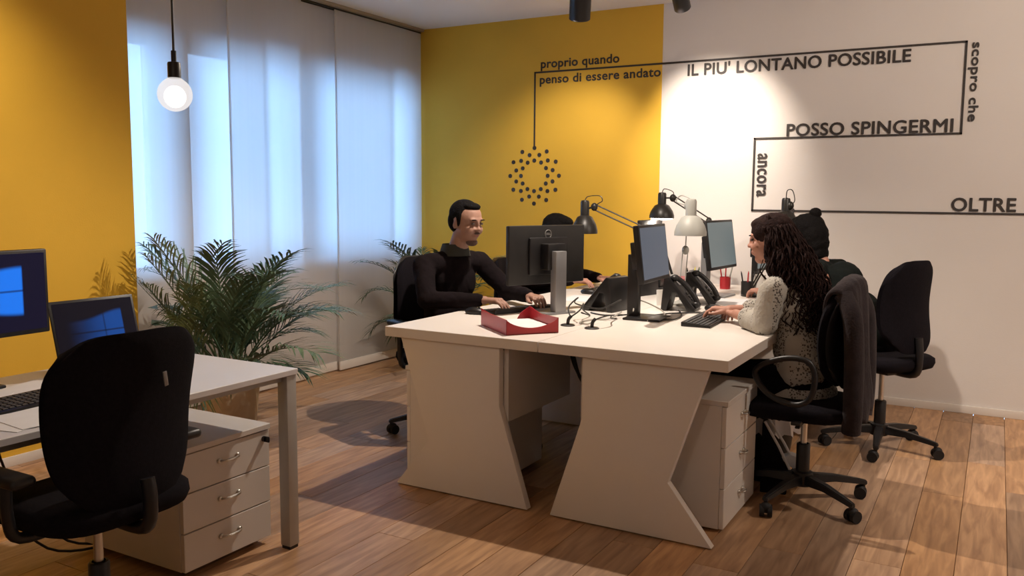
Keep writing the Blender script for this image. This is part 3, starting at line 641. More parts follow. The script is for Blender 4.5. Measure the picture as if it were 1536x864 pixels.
def person(name, label, org, yaw, J, skin, shirt, trouser, fem=False, cuff=0.9, shoe=True):
    F = frame(org, yaw)
    o_pl = F
    L = lambda p: F @ V(p)
    hw = J.get('hipw', .13); shw = J.get('shw', .19)
    # body (one continuous mesh): head, neck, core, forearms, hands
    m = MB()
    HF = F @ Matrix.Translation(J['head']) @ Euler(J.get('headrot', (0, 0, 0))).to_matrix().to_4x4()
    head_into(m, HF, fem)
    nk = L(J['neck']); hd = HF @ V((-.02, 0, -.055))
    m.cap(nk, .055 if not fem else .046, hd, .052 if not fem else .044)
    m.ell(L(J['chest']), (.085, .12, .12), (0, 0, yaw)); m.ell(L(J['pelvis']), (.09, .12, .10), (0, 0, yaw)); m.cap(L(J['pelvis']), .085, L(J['chest']), .085)
    for k, sg in (('L', 1), ('R', -1)):
        sh, el, wr = [L(q) for q in J['arm'+k]]
        m.cap(L(J['chest']), .06, sh, .035); m.cap(sh, .035, el, .03); m.cap(el, .03, wr, .0235)
        hp = L(J['pelvis'])+F.to_3x3() @ V((.02, sg*.09, -.03)); kn, an = [L(q) for q in J['leg'+k]]
        m.cap(hp, .06, kn, .045); m.cap(kn, .045, an, .03)
    body = m.build(name, skin, smooth=180); remesh(body, .0058, 3)
    # hands joined in the same mesh at finer resolution
    hm = MB()
    for k, sg in (('L', -1), ('R', 1)):
        wr = L(J['arm'+k][2]); el = L(J['arm'+k][1]); hd_ = F.to_3x3() @ V(J['hand'+k])
        hm.cap(wr-(wr-el).normalized()*.03, .0235, wr, .022)
        hand_into(hm, wr, hd_, sg, J.get('curl', .55), s=.92 if fem else 1.0)
    hands = hm.build('hands', skin, smooth=180); remesh(hands, .0033, 2)
    b = bmesh.new(); b.from_mesh(body.data); b.from_mesh(hands.data); b.to_mesh(body.data); b.free(); bpy.data.objects.remove(hands)
    body.data.shade_smooth()
    og = V(org)
    # shirt
    m = MB(); ch, pv, nkk = L(J['chest']), L(J['pelvis']), L(J['neck']); wst = ch.lerp(pv, .55)
    R3 = F.to_3x3(); cw = .165 if not fem else .145
    m.ell(ch+R3 @ V((0, 0, .02)), (.118, cw, .15), (0, 0, yaw)); m.ell(wst, (.118, cw*.92, .15), (0, 0, yaw)); m.ell(pv+V((0, 0, .01)), (.13, hw+.045, .12), (0, 0, yaw))
    m.cap(ch+R3 @ V((0, .05, .06)), .09, ch+R3 @ V((0, -.05, .06)), .09)
    m.cap(nkk-V((0, 0, .06)), .082, nkk-V((0, 0, .045)), .064 if not fem else .057)
    if fem: m.ell(ch+R3 @ V((.085, .06, -.01)), (.055, .06, .06)); m.ell(ch+R3 @ V((.085, -.06, -.01)), (.055, .06, .06))
    if J.get('hem'): m.ell(pv-V((0, 0, J['hem'])), (.155, hw+.055, .085), (0, 0, yaw))
    ar = J.get('armr', (.062, .052, .038))
    for k, sg in (('L', 1), ('R', -1)):
        sh, el, wr = [L(q) for q in J['arm'+k]]; w2 = el.lerp(wr, cuff)
        m.cap(nkk-V((0, 0, .03)), .055, sh, ar[0]); m.cap(sh, ar[0], el, ar[1]); m.cap(el, ar[1], w2, ar[2])
    sh_o = m.build('shirt', shirt, body, smooth=180); remesh(sh_o, .0085, 5, disp=(.012, .06))
    # trousers
    m = MB(); m.ell(pv-V((0, 0, .02)), (.135, hw+.04, .10), (0, 0, yaw))
    for k, sg in (('L', 1), ('R', -1)):
        hp = pv+R3 @ V((.02, sg*.085, -.03)); kn, an = [L(q) for q in J['leg'+k]]
        m.cap(hp, .085, kn, .064); m.cap(kn, .064, an+V((0, 0, .03)), .048)
    tr = m.build('trousers', trouser, body, smooth=180); remesh(tr, .011, 4)
    for k in 'LR':
        an = L(J['leg'+k][1]); fd = R3 @ V((1, 0, 0)); m = MB(); b0 = V((an.x, an.y, 0))
        m.cap(b0-fd*.04+V((0, 0, .04)), .036, b0+fd*.10+V((0, 0, .034)), .032); m.cap(b0+fd*.10+V((0, 0, .034)), .032, b0+fd*.17+V((0, 0, .03)), .027); m.cap(b0+V((0, 0, .04)), .034, b0+V((0, 0, .10)), .036)
        so = m.build('shoe', 'shoe', body, smooth=180); remesh(so, .007, 3)
        for v in so.data.vertices:
            if v.co.z < .004: v.co.z = .004
    face_parts(HF, body, fem)
    tag(body, label, 'person')
    # put the origin under the figure
    for ob in [body]+list(body.children):
        ob.data.transform(Matrix.Translation(-og))
    body.location = og
    return body, HF, og
def hblob(HF, og, parts, mname, parent, name='hair', vox=.006, sm=3, disp=None):
    m = MB()
    for c, r, rot in parts:
        t = bmesh.new(); bmesh.ops.create_uvsphere(t, u_segments=22, v_segments=14, radius=1)
        m._merge(t, Matrix.Translation(-og) @ HF @ Matrix.Translation(c) @ Euler(rot).to_matrix().to_4x4() @ Matrix.Diagonal((*r, 1)))
    o = m.build(name, mname, parent, smooth=180); remesh(o, vox, sm, disp=disp); return o
Z3 = (0, 0, 0)
# --- man in the dark shirt
man, HF, og = person('person', 'man with short dark hair in a black shirt typing at the big desk', (-2.70, 4.02, 0), R(-18),
    dict(pelvis=(0, 0, .56), chest=(.03, 0, .86), neck=(.085, 0, 1.035), head=(.175, 0, 1.208), headrot=(0, R(9), R(4)), shw=.19,
         armR=[(.05, -.20, .975), (.17, -.27, .80), (.40, -.06, .805)], armL=[(.05, .20, .975), (.21, .27, .82), (.46, .22, .81)],
         handR=(1, .42, -.02), handL=(1, -.30, -.02), legR=[(.44, -.12, .50), (.42, -.12, .08)], legL=[(.44, .12, .50), (.46, .12, .08)], curl=.45), 'skin', 'shirt', 'trouser', cuff=.88)
hblob(HF, og, [((-.024, 0, .044), (.095, .079, .081), Z3), ((-.050, 0, .005), (.064, .078, .078), Z3), ((.022, 0, .094), (.050, .054, .022), Z3), ((.008, .071, .022), (.016, .010, .045), Z3), ((.008, -.071, .022), (.016, .010, .045), Z3)], 'hair_black', man, sm=2)
hblob(HF, og, [((.056, 0, -.098), (.030, .036, .022), Z3), ((.0905, 0, -.043), (.008, .024, .006), Z3)], 'stubble', man, 'beard', .004)
cm = MB(); nk = HF @ V((-.07, 0, -.168)) - og
cm.lathe([(.080, -.03), (.070, .012), (.066, .034), (.070, .035), (.080, .006), (.088, -.03)], nk); o = cm.build('collar', 'collar', man); o['label'] = 'dark grey-green shirt collar'
# --- hidden co-worker
co, HF2, og2 = person('person', 'dark-haired person almost hidden behind the monitor with the round emblem', (-2.79, 5.20, 0), 0,
    dict(pelvis=(0, 0, .54), chest=(.05, 0, .79), neck=(.11, 0, .95), head=(.20, 0, 1.108), headrot=(0, R(16), 0), shw=.18,
         armR=[(.08, -.19, .89), (.17, -.25, .80), (.38, -.12, .805)], armL=[(.08, .19, .89), (.2, .26, .81), (.44, .18, .80)],
         handR=(1, .25, -.02), handL=(1, -.2, 0), legR=[(.44, -.11, .49), (.42, -.11, .08)], legL=[(.44, .11, .49), (.44, .11, .08)]), 'skin2', 'shirt', 'trouser')
hblob(HF2, og2, [((-.018, 0, .045), (.106, .094, .086), Z3), ((-.050, 0, .0), (.075, .09, .085), Z3), ((.02, 0, .092), (.065, .070, .034), Z3)], 'hair_black', co, disp=(.006, .02))
# --- woman in white knit
w1, HF3, og3 = person('person', 'woman with long curly dark hair in a white openwork knit sweater at the desk corner', (-.735, 4.0, 0), PI,
    dict(pelvis=(0, 0, .56), chest=(.045, 0, .855), neck=(.10, 0, 1.005), head=(.170, 0, 1.163), headrot=(0, R(6), R(2)), hipw=.14,
         armL=[(.115, .165, .945), (.145, .15, .800), (.335, -.07, .80)], armR=[(.08, -.17, .95), (.17, -.22, .815), (.38, -.12, .812)],
         handL=(.6, -.8, -.02), handR=(1, .1, -.02), legR=[(.42, -.11, .50), (.40, -.11, .08)], legL=[(.42, .11, .50), (.36, .11, .08)], armr=(.060, .060, .052), hem=.085), 'skin2', 'knit', 'trouser', True, cuff=.55)
hblob(HF3, og3, [((-.016, 0, .042), (.098, .084, .084), Z3), ((-.05, 0, -.01), (.07, .085, .09), Z3), ((.03, 0, .078), (.052, .06, .03), Z3)], 'hair_brown', w1, 'hair', disp=(.006, .02))
random.seed(11)
def curls(HF, og, parent, n, rootf, lenf, mname):
    for g in range(4):
        m = MB()
        for k in range(n//4):
            c, tip = rootf(); ph = random.random()*6; fr = random.uniform(11, 18); amp = random.uniform(.008, .017); N = 34; pts = []; rs = []
            for i in range(N+1):
                f = i/N; p = c.lerp(tip, f); bulge = math.sin(f*PI)*.03
                out = V((c.x+.02, c.y, 0)); out = out.normalized() if out.length > 1e-4 else V((-1, 0, 0))
                p = p+out*bulge+V((math.sin(ph+f*fr*2), math.cos(ph+f*fr*2), 0))*amp*(.3+f)
                pts.append(Matrix.Translation(-og) @ HF @ p); rs.append(.0068*(1-.65*f)*(.7+.3*math.sin(ph+f*22)))
            m.tube(pts, .008, 6, rs=rs)
        m.build('hair_locks', mname, parent, smooth=180)
def rootf():
    a = random.uniform(R(62), R(298)); z = random.uniform(-.06, .115); rr = .080 if z < .07 else .055
    c = V((rr*math.cos(a)-.025, rr*math.sin(a), z))
    if z > .07: a = random.uniform(R(15), R(345)); rr = random.uniform(.02, .06); c = V((rr*math.cos(a)-.02, rr*math.sin(a), z))
    down = random.uniform(.28, .46)+max(0, z)
    sp = random.uniform(.9, 1.75)
    tip = V((c.x*sp-.075-.05*random.random(), c.y*sp*1.1, z-down-.02)); tip.z = max(tip.z, -.37-.07*random.random())
    return c, tip
curls(HF3, og3, w1, 560, rootf, None, 'hair_brown')
# core volume so that the back does not show through
hblob(HF3, og3, [((-.095, 0, -.07), (.055, .085, .11), (0, R(12), 0)), ((-.125, 0, -.18), (.052, .09, .10), (0, R(12), 0)), ((-.14, .01, -.27), (.038, .08, .09), Z3)], 'hair_brown', w1, 'hair_back', .008, 3, (.03, .035))
# --- woman leaning in black
w2, HF4, og4 = person('person', 'woman in black with a small hair bun, leaning forward behind the woman in white', (-.56, 5.12, 0), R(166),
    dict(pelvis=(0, 0, .57), chest=(.20, 0, .83), neck=(.33, 0, .985), head=(.435, 0, 1.135), headrot=(0, R(14), 0), hipw=.15,
         armL=[(.29, .175, .935), (.36, .20, .80), (.62, .12, .80)], armR=[(.29, -.175, .935), (.38, -.20, .80), (.64, -.10, .80)],
         handL=(1, -.2, 0), handR=(1, .1, 0), legR=[(.42, -.11, .50), (.40, -.11, .08)], legL=[(.42, .11, .50), (.40, .11, .08)]), 'skin2', 'shirt2', 'trouser', True)
hblob(HF4, og4, [((-.018, 0, .045), (.108, .094, .085), Z3), ((-.050, 0, .0), (.085, .092, .10), Z3), ((-.06, 0, -.06), (.07, .08, .06), Z3), ((-.06, 0, -.11), (.055, .065, .06), Z3), ((.03, 0, .078), (.062, .07, .036), Z3)], 'hair_black', w2, disp=(.008, .02))
hblob(HF4, og4, [((-.085, 0, .115), (.036, .034, .034), Z3), ((-.075, 0, .09), (.03, .03, .03), Z3)], 'hair_black', w2, 'hair_bun', .005, 2, (.008, .012))

# ------------------------------------------------------------------ monitors
def monitor(loc, rz, label, wd=.51, ht=.305, zc=1.055, tilt=0, screen='screen_off', stand='plastic', emblem=False, neckw=.08, neckd=.03, stand_h=.335, base=(.20, .19), off=.085, wipe=None, thick=.03):
    # local: screen faces +X, stand behind (-X), origin on the desk below the panel
    t = thing('monitor', label, 'monitor', (loc[0], loc[1], DZ if len(loc) < 3 else loc[2]), rz, 'desk monitors')
    z = zc-t.location.z; T = Matrix.Translation((0, 0, z)) @ Matrix.Rotation(R(-tilt), 4, 'Y')
    p = MB().box((-thick, -wd/2, -ht/2), (0, wd/2, ht/2), .006, 2, T).build('panel', 'plastic2' if emblem else 'plastic', t)
    MB().box((0, -wd/2+.014, -ht/2+.018), (.0012, wd/2-.014, ht/2-.014), 0, 1, T).build('screen', screen, p, smooth=0)
    MB().box((-thick-.016, -wd*.26, -ht*.34), (-thick+.002, wd*.26, ht*.30), .008, 2, T).build('back_cover', 'plastic', p)
    MB().box((-.105, -.06, -.075), (-thick-.01, .06, .06), .006, 2, T).build('mount', 'plastic', t)
    MB().box((-off-neckd-.02, -neckw/2, .006), (-off-.02, neckw/2, stand_h), .004, 2).build('stand_column', stand, t)
    MB().box((-base[0]*.5-off*.6, -base[1]/2, 0), (base[0]*.5-off*.6, base[1]/2, .012), .005, 2).build('base', stand, t)
    if emblem:
        m = MB(); mt = T @ Matrix.Translation((-thick-.0005, 0, ht*.5-.045)) @ Matrix.Rotation(PI/2, 4, 'Y')
        c = [(.021*math.cos(a), .021*math.sin(a)) for a in [2*PI*k/28 for k in range(28)]]
        m.tube([mt @ V((x, y, 0)) for x, y in c], .0018, 6, closed=True); 
        tc = bpy.data.curves.new('t', 'FONT'); tc.body = 'DELL'; tc.size = .0155; tc.extrude = .0006; tc.offset = .0004; tc.align_x = 'CENTER'; tc.align_y = 'CENTER'
        to = bpy.data.objects.new('t', tc); C.objects.link(to); bpy.context.view_layer.update()
        me = bpy.data.meshes.new_from_object(to.evaluated_get(bpy.context.evaluated_depsgraph_get())); bpy.data.objects.remove(to)
        me.transform(T @ Matrix.Translation((-thick-.0008, 0, ht*.5-.045)) @ Matrix(((0, 0, -1, 0), (-1, 0, 0, 0), (0, 1, 0, 0), (0, 0, 0, 1))))
        m.bm.from_mesh(me); m.build('emblem', 'cardlogo', p)
    return t
monitor((-2.063, 3.985), R(180-23), 'monitor seen from behind with a round emblem and silver stand, before the man', zc=1.052, emblem=True, stand='silver', neckw=.072, neckd=.045, off=.075, stand_h=.325, base=(.20, .20))
monitor((-1.466, 4.02), R(3), 'nearest monitor with a blue-grey screen facing the woman in white', wd=.44, zc=1.083, tilt=7, ht=.28, neckw=.055, neckd=.055, off=.055, stand_h=.32, base=(.19, .20))
monitor((-1.466, 5.20), R(-5), 'second monitor with a pale screen, behind the white desk lamp', wd=.44, zc=1.07, tilt=8, ht=.30, screen='screen_pale', stand='silver', neckw=.07, neckd=.04, off=.06, stand_h=.33)
monitor((-1.30, 5.72), R(-8), 'farthest monitor seen almost edge on beside the face of the woman in white', wd=.40, zc=1.04, ht=.31, screen='screen_pale', off=.05)
monitor((-2.03, 5.42), R(180), 'dark monitor seen from behind whose top edge shows over the nearest monitor', wd=.40, zc=1.055, ht=.30, off=.06)
def lmonitor():
    t = thing('monitor', 'large monitor with a bright blue window picture on the left desk', 'monitor', (-2.86, 1.52, LZ), R(2), 'desk monitors')
    wd, ht, z = .53, .29, .316
    p = MB().box((-.03, -wd/2, z-ht/2), (0, wd/2, z+ht/2), .005).build('panel', 'plastic', t)
    MB().box((0, -wd/2+.012, z-ht/2+.016), (.0015, wd/2-.012, z+ht/2-.012)).build('screen', 'desktop', p, smooth=0)
    MB().box((-.07, -.035, .005), (-.03, .035, z), .004).build('stand_column', 'plastic', t); MB().box((-.12, -.10, 0), (.0, .10, .012), .005).build('base', 'plastic', t)
lmonitor()
def laptop():
    t = thing('laptop', 'open laptop with a dim blue screen behind the left chair', 'laptop', (-2.82, 1.955, LZ), R(-2), None)
    MB().box((0, -.165, 0), (.23, .165, .018), .004).build('base', 'plastic2', t)
    kb = MB()
    for r in range(5):
        for c in range(13): kb.box((.03+r*.021, -.15+c*.023, .0185), (.047+r*.021, -.131+c*.023, .0205))
    k = kb.build('keys', 'key', t, smooth=0)
    T = Matrix.Translation((-.002, 0, .016)) @ Matrix.Rotation(R(-14), 4, 'Y')
    l = MB().box((-.008, -.165, 0), (0, .165, .262), .003, 2, T).build('lid', 'plastic', t)
    MB().box((0, -.155, .014), (.001, .155, .252), 0, 1, T).build('screen', 'desktop_dim', l, smooth=0)
laptop()
# ------------------------------------------------------------------ keyboards, mice
kbd_proto = None
def keyboard(loc, rz, label, cat='keyboard'):
    # local: long side along Y, typing side +X toward the user
    global kbd_proto
    if kbd_proto is None:
        t = thing('keyboard', label, cat, loc, rz, 'computer keyboards')
        MB().prism([(-.07, 0), (.07, 0), (.07, .010), (-.07, .022)], 'y', -.22, .22, .003).build('keyboard_body', 'plastic', t)
        m = MB()
        for r in range(6):
            for c in range(20):
                if c in (14, ) and r: continue
                x = -.058+r*.0195; zt = .0245-(x+.07)/.14*.012
                m.box((x, -.208+c*.0208, zt-.008), (x+.016, -.208+c*.0208+.017, zt), .0015, 1)
        m.build('keys', 'key', t, smooth=0)
        kbd_proto = t; return t
    o = copy_tree(kbd_proto); o.location = loc; o.rotation_euler = (0, 0, rz); o['label'] = label; return o
keyboard((-2.185, 3.955, DZ), R(180-23), 'black keyboard under the hands of the man in the dark shirt')
keyboard((-1.215, 4.09, DZ), R(3), 'black keyboard lying free near the right corner of the big desk')
keyboard((-2.22, 5.20, DZ), R(180), 'black keyboard in front of the hidden person')
keyboard((-1.13, 5.2, DZ), R(5), 'black keyboard in front of the woman in black')
keyboard((-2.60, 1.58, LZ), R(4), 'black keyboard on the left desk below the large monitor')
mouse_p = None
def mouse(loc, rz, label):
    global mouse_p
    if mouse_p is None:
        t = thing('computer_mouse', label, 'mouse', loc, rz, 'computer mice')
        m = MB().ell((0, 0, .012), (.055, .031, .024)); 
        for v in m.bm.verts: v.co.z = max(0.001, v.co.z)
        m.build('shell', 'plastic', t, smooth=60); MB().cyl((.028, -.004, .033), (.028, .004, .033), .006, n=12).build('wheel', 'plastic2', t); mouse_p = t; return t
    o = copy_tree(mouse_p); o.location = loc; o.rotation_euler = (0, 0, rz); o['label'] = label
mouse((-2.315, 3.70, DZ), R(0), 'black mouse at the left edge of the big desk beside the red tray')
mouse((-1.30, 4.50, DZ), R(170), 'black mouse beyond the free keyboard near the woman in white')
mouse((-2.20, 4.86, DZ), R(0), 'black mouse near the hidden person')
# ------------------------------------------------------------------ phones
phone_p = None
def phone(loc, rz, label):
    global phone_p
    if phone_p is None:
        t = thing('desk_phone', label, 'telephone', loc, rz, 'black desk phones')
        # wedge: face looks +X and up
        MB().prism([(-.085, 0), (-.055, .0), (-.03, .10), (-.005, .10), (.06, 0), (.095, 0), (.10, .018), (-.045, .185), (-.07, .180)], 'y', -.095, .095, .004).build('phone_body', 'plastic', t)
        d = V((-.145, 0, .167)).normalized(); n = V((.167, 0, .145)).normalized(); o0 = V((.10, 0, .02)); T = Matrix((( d.x, 0, n.x, 0), (0, 1, 0, 0), (d.z, 0, n.z, 0), (0, 0, 0, 1)))
        T = Matrix.Translation(o0) @ T
        MB().box((.15, -.03, 0), (.205, .08, .004), .002, 1, T).build('display', 'silver', t)
        m = MB()
        for r in range(4):
            for c in range(3): m.box((.02+r*.022, -.02+c*.024, 0), (.036+r*.022, -.003+c*.024, .005), .0015, 1, T)
        m.build('keypad', 'plastic2', t)
        MB().box((.012, .058, 0), (.13, .085, .003), .001, 1, T).build('label_strip', 'silver', t)
        h = MB(); h.tube([T @ V(p) for p in smooth_path([(.01, -.065, .02), (.06, -.065, .034), (.14, -.065, .034), (.20, -.065, .02)], 4)], .014, 10)
        h.ell(T @ V((.015, -.065, .014)), (.024, .023, .018)); h.ell(T @ V((.195, -.065, .014)), (.024, .023, .018)); h.build('handset', 'plastic', t)
        phone_p = t; return t
    o = copy_tree(phone_p); o.location = loc; o.rotation_euler = (0, 0, rz); o['label'] = label
phone((-1.80, 4.22, DZ), R(172), 'black desk phone facing the man, left of the nearest monitor')
phone((-1.475, 4.45, DZ), R(8), 'black desk phone just right of the nearest monitor')
phone((-1.475, 4.80, DZ), R(12), 'black desk phone behind another one, below the white desk lamp')
phone((-1.93, 5.02, DZ), R(165), 'black desk phone near the hidden person, farthest left')
# ------------------------------------------------------------------ desk lamps
def desk_lamp(base, elbow, joint, shade_at, label, mname, r=.082, hh=.15, glow=False, tiltv=(0, 0, -1), loop=None, armr=.0045):
    t = thing('desk_lamp', label, 'desk lamp', (base[0], base[1], DZ), 0, 'jointed desk lamps')
    o = V((base[0], base[1], DZ)); L = lambda p: V(p)-o
    MB().lathe([(0, 0), (.06, 0), (.062, .012), (.03, .022), (.012, .03), (.011, .06), (0, .06)]).build('base', mname, t)
    e, j, s = L(elbow), L(joint), L(shade_at); side = (e-V((0, 0, .05))).cross(j-e).normalized()*.014
    up = V((0, 0, .05)); up2 = V((0, 0, .018))
    MB().tube([up+side, e+side], armr, 8).tube([up-side, e-side], armr, 8).build('lower_arm', mname, t)
    MB().tube([e+up2, j+up2], armr, 8).tube([e-up2, j-up2], armr, 8).build('upper_arm', mname, t)
    MB().ell(e, (.02, .02, .026)).build('elbow_joint', mname, t); MB().ell(j, (.022, .022, .026)).tube([j, s+V((0, 0, .05))], .006, 8).build('head_joint', mname, t)
    d = V(tiltv).normalized(); q = (-d).to_track_quat('Z', 'Y').to_matrix().to_4x4(); k = r
    sh = MB().lathe([(.001, hh*.52), (k*.28, hh*.50), (k*.34, hh*.44), (k*.34, hh*.05), (k*.58, -.0), (k*.88, -hh*.22), (k*1.0, -hh*.40), (k, -hh*.5), (k*.97, -hh*.5), (k*.78, -hh*.22), (k*.4, .0), (.001, .0)], mtx=q).build('lamp_shade', mname, t, smooth=50); sh.location = s
    if glow: b = MB().lathe([(.001, -hh*.40), (k*.86, -hh*.46), (k*.86, -hh*.55), (.001, -hh*.57)], mtx=q).build('bulb', 'glow', t); b.location = s
    top = s-d*hh*.5
    if loop: MB().tube(smooth_path([top]+[L(p) for p in loop]+[j], 5), .003, 6).build('cord', mname, t)
    return t
desk_lamp((-1.70, 5.05), (-1.80, 5.04, 1.105), (-2.235, 5.0, 1.29), (-2.30, 5.0, 1.225), 'black desk lamp over the emblem monitor against the yellow wall', 'lamp_black', r=.083, hh=.21, loop=[(-2.28, 5.0, 1.355), (-2.20, 5.0, 1.36), (-2.18, 5.0, 1.33), (-2.21, 5.0, 1.31)])
desk_lamp((-1.72, 5.62), (-1.66, 5.56, 1.20), (-1.89, 5.5, 1.35), (-1.965, 5.5, 1.30), 'black desk lamp with its light on at the edge of the white wall', 'lamp_black', r=.083, hh=.17, glow=True, loop=[(-1.95, 5.5, 1.41), (-1.89, 5.5, 1.39)])
point_light((-1.965, 5.5, 1.19), 1.0, .03)
desk_lamp((-1.53, 4.64), (-1.52, 4.66, 1.06), (-1.50, 4.62, 1.31), (-1.475, 4.6, 1.245), 'pale grey desk lamp with a broad bell shade between the monitors', 'lamp_pale', r=.088, hh=.20, loop=[(-1.54, 4.62, 1.365), (-1.57, 4.63, 1.33)], armr=.003)
desk_lamp((-1.30, 5.30), (-1.15, 5.32, 1.10), (-1.09, 5.3, 1.31), (-1.115, 5.3, 1.27), 'black desk lamp showing just above the head of the woman in white', 'lamp_black', r=.075, hh=.17, loop=[(-1.11, 5.3, 1.40), (-1.08, 5.3, 1.40), (-1.065, 5.3, 1.34)])
# ------------------------------------------------------------------ red tray with paper
tr = thing('document_tray', 'red plastic document tray with papers at the front edge of the big desk', 'tray', (-1.885, 3.395, DZ), R(141-90))
# local: long axis along Y, opening edge at -Y? front short side at -Y
w_, l_ = .125, .165
MB().box((-w_, -l_, 0), (w_, l_, .004)).build('tray_floor', 'red', tr, smooth=0)
MB().prism([(-l_, 0), (l_, 0), (l_, .070), (-l_, .068)], 'x', -w_, -w_+.004).build('side_wall', 'red', tr, smooth=0)
MB().prism([(-l_, 0), (l_, 0), (l_, .080), (l_*.2, .06), (-l_, .068)], 'x', w_-.004, w_).build('side_wall', 'red', tr, smooth=0)
n = 14; top = [(-w_+2*w_*i/n, .068-.040*math.sin(PI*i/n)**.7) for i in range(n+1)]
MB().prism([(-w_, 0)]+top+[(w_, 0)], 'y', -l_, -l_+.004).build('front_wall', 'red', tr, smooth=0)
MB().prism([(-w_, 0), (-w_, .08), (w_*-.6, .05), (-w_*.45, .02), (w_*.45, .02), (w_*.6, .05), (w_, .08), (w_, 0)][::-1], 'y', l_-.004, l_).build('back_wall', 'red', tr, smooth=0)
for i, (dx, dy, rz, lab) in enumerate(((0, 0, .02, 'white paper sheets lying in the red tray, lower layer'), (.006, .008, -.05, 'top white paper sheet in the red tray'))):
    p = tag(MB().box((-.105, -.148, 0), (.105, .148, .006)).build('paper_sheet', 'paper', smooth=0), lab, 'paper')
    p.location = (-1.885+dx, 3.395+dy, DZ+.0045+i*.0125); p.rotation_euler = (0, 0, R(51)+rz)
# cable outlets and cables
def tubeo(name, pts, r, mname, label, cat='cable', group=None, k=6):
    o0 = V(pts[0]); m = MB().tube([p-o0 for p in smooth_path(pts, k)], r, 6); o = m.build(name, mname); o.location = o0; return tag(o, label, cat, group)
for (x, y), lab in (((-1.735, 3.60), 'black cable outlet on the big desk just right of the red tray'), ((-1.60, 3.575), 'black cable outlet on the big desk farther right of the red tray')):
    g = thing('cable_outlet', lab, 'cable outlet', (x, y, DZ))
    MB().lathe([(0, 0), (.034, 0), (.034, .004), (.028, .007), (0, .007)]).build('cap', 'plastic', g)
    MB().tube(smooth_path([(0, 0, .006), (.004, .0, .03), (.012, .012, .045)], 4), .008, 8).build('spout', 'plastic', g)
random.seed(8)
cl = [([(-1.725, 3.61, .79), (-1.70, 3.66, .82), (-1.72, 3.74, .84), (-1.76, 3.82, .80), (-1.78, 3.95, .755), (-1.86, 4.02, .754)], 'cable', 'black cable rising from the outlet beside the red tray'),
      ([(-1.73, 3.62, .785), (-1.76, 3.66, .83), (-1.74, 3.72, .87), (-1.79, 3.80, .83), (-1.70, 3.90, .80), (-1.66, 4.06, .83), (-1.72, 4.14, .80)], 'cable', 'black cable running up toward the phone left of the nearest monitor'),
      ([(-1.59, 3.585, .79), (-1.57, 3.62, .80), (-1.56, 3.70, .80), (-1.60, 3.80, .77), (-1.62, 3.92, .755)], 'cable', 'black cable curving from the second outlet to the nearest monitor'),
      ([(-1.60, 3.58, .78), (-1.66, 3.66, .756), (-1.72, 3.70, .755), (-1.70, 3.82, .755), (-1.64, 3.86, .757), (-1.62, 3.98, .78)], 'cable_pale', 'pale cable looping on the desk between the two outlets'),
      ([(-1.55, 3.96, .79), (-1.58, 4.10, .83), (-1.50, 4.2, .78), (-1.44, 4.14, .756), (-1.40, 4.08, .756), (-1.46, 3.92, .755)], 'cable_pale', 'pale cable lying right of the nearest monitor stand'),
      ([(-1.48, 4.0, .757), (-1.40, 3.99, .756), (-1.36, 4.04, .756), (-1.38, 4.2, .756), (-1.45, 4.36, .758)], 'cable', 'black cable lying right of the nearest monitor stand'),
      ([(-1.13, 4.30, .762), (-1.22, 4.36, .756), (-1.34, 4.34, .755), (-1.44, 4.26, .755), (-1.50, 4.12, .757)], 'cable', 'black keyboard cable near the woman in white'),
      ([(-1.82, 4.05, .754), (-1.72, 4.00, .754), (-1.62, 4.10, .754), (-1.64, 4.24, .756)], 'cable', 'black cable lying beneath the phone left of the nearest monitor')]
for p, mn, lab in cl: tubeo('cable', p, .0036, mn, lab)
for i, p in enumerate(([(-1.78, 3.62, .70), (-1.72, 3.60, .52), (-1.66, 3.62, .42), (-1.58, 3.62, .40), (-1.50, 3.6, .46), (-1.46, 3.62, .60)],
          [(-1.70, 3.70, .70), (-1.70, 3.70, .55), (-1.62, 3.72, .36), (-1.58, 3.72, .22), (-1.50, 3.74, .16), (-1.45, 3.8, .14)],
          [(-1.74, 3.55, .70), (-1.70, 3.54, .60), (-1.64, 3.50, .48), (-1.58, 3.50, .43), (-1.52, 3.54, .45), (-1.47, 3.56, .55)],
          [(-1.60, 3.60, .70), (-1.62, 3.62, .6), (-1.55, 3.66, .5), (-1.50, 3.66, .58), (-1.46, 3.66, .66)])):
    tubeo('cable', [(q[0]-.10, q[1]+.25, q[2]) for q in p], .008, 'cable', ['black cable sagging lowest in the gap under the big desk', 'black cable dropping toward the floor in the gap under the big desk', 'black cable looping nearest the front in the gap under the big desk', 'short black cable high in the gap under the big desk'][i])
# computer under the desk seen in the gap
pc = thing('computer_tower', 'dark computer case standing in the gap under the big desk', 'computer', (-1.60, 4.20, 0))
MB().box((-.09, -.2, .012), (.09, .2, .42), .006).build('case', 'plastic2', pc); MB().box((-.085, -.206, .02), (.085, -.199, .41), .003).build('front_panel', 'plastic', pc); MB().box((-.07, -.18, 0), (-.05, .18, .013)).box((.05, -.18, 0), (.07, .18, .013)).build('feet', 'caster', pc, smooth=0)
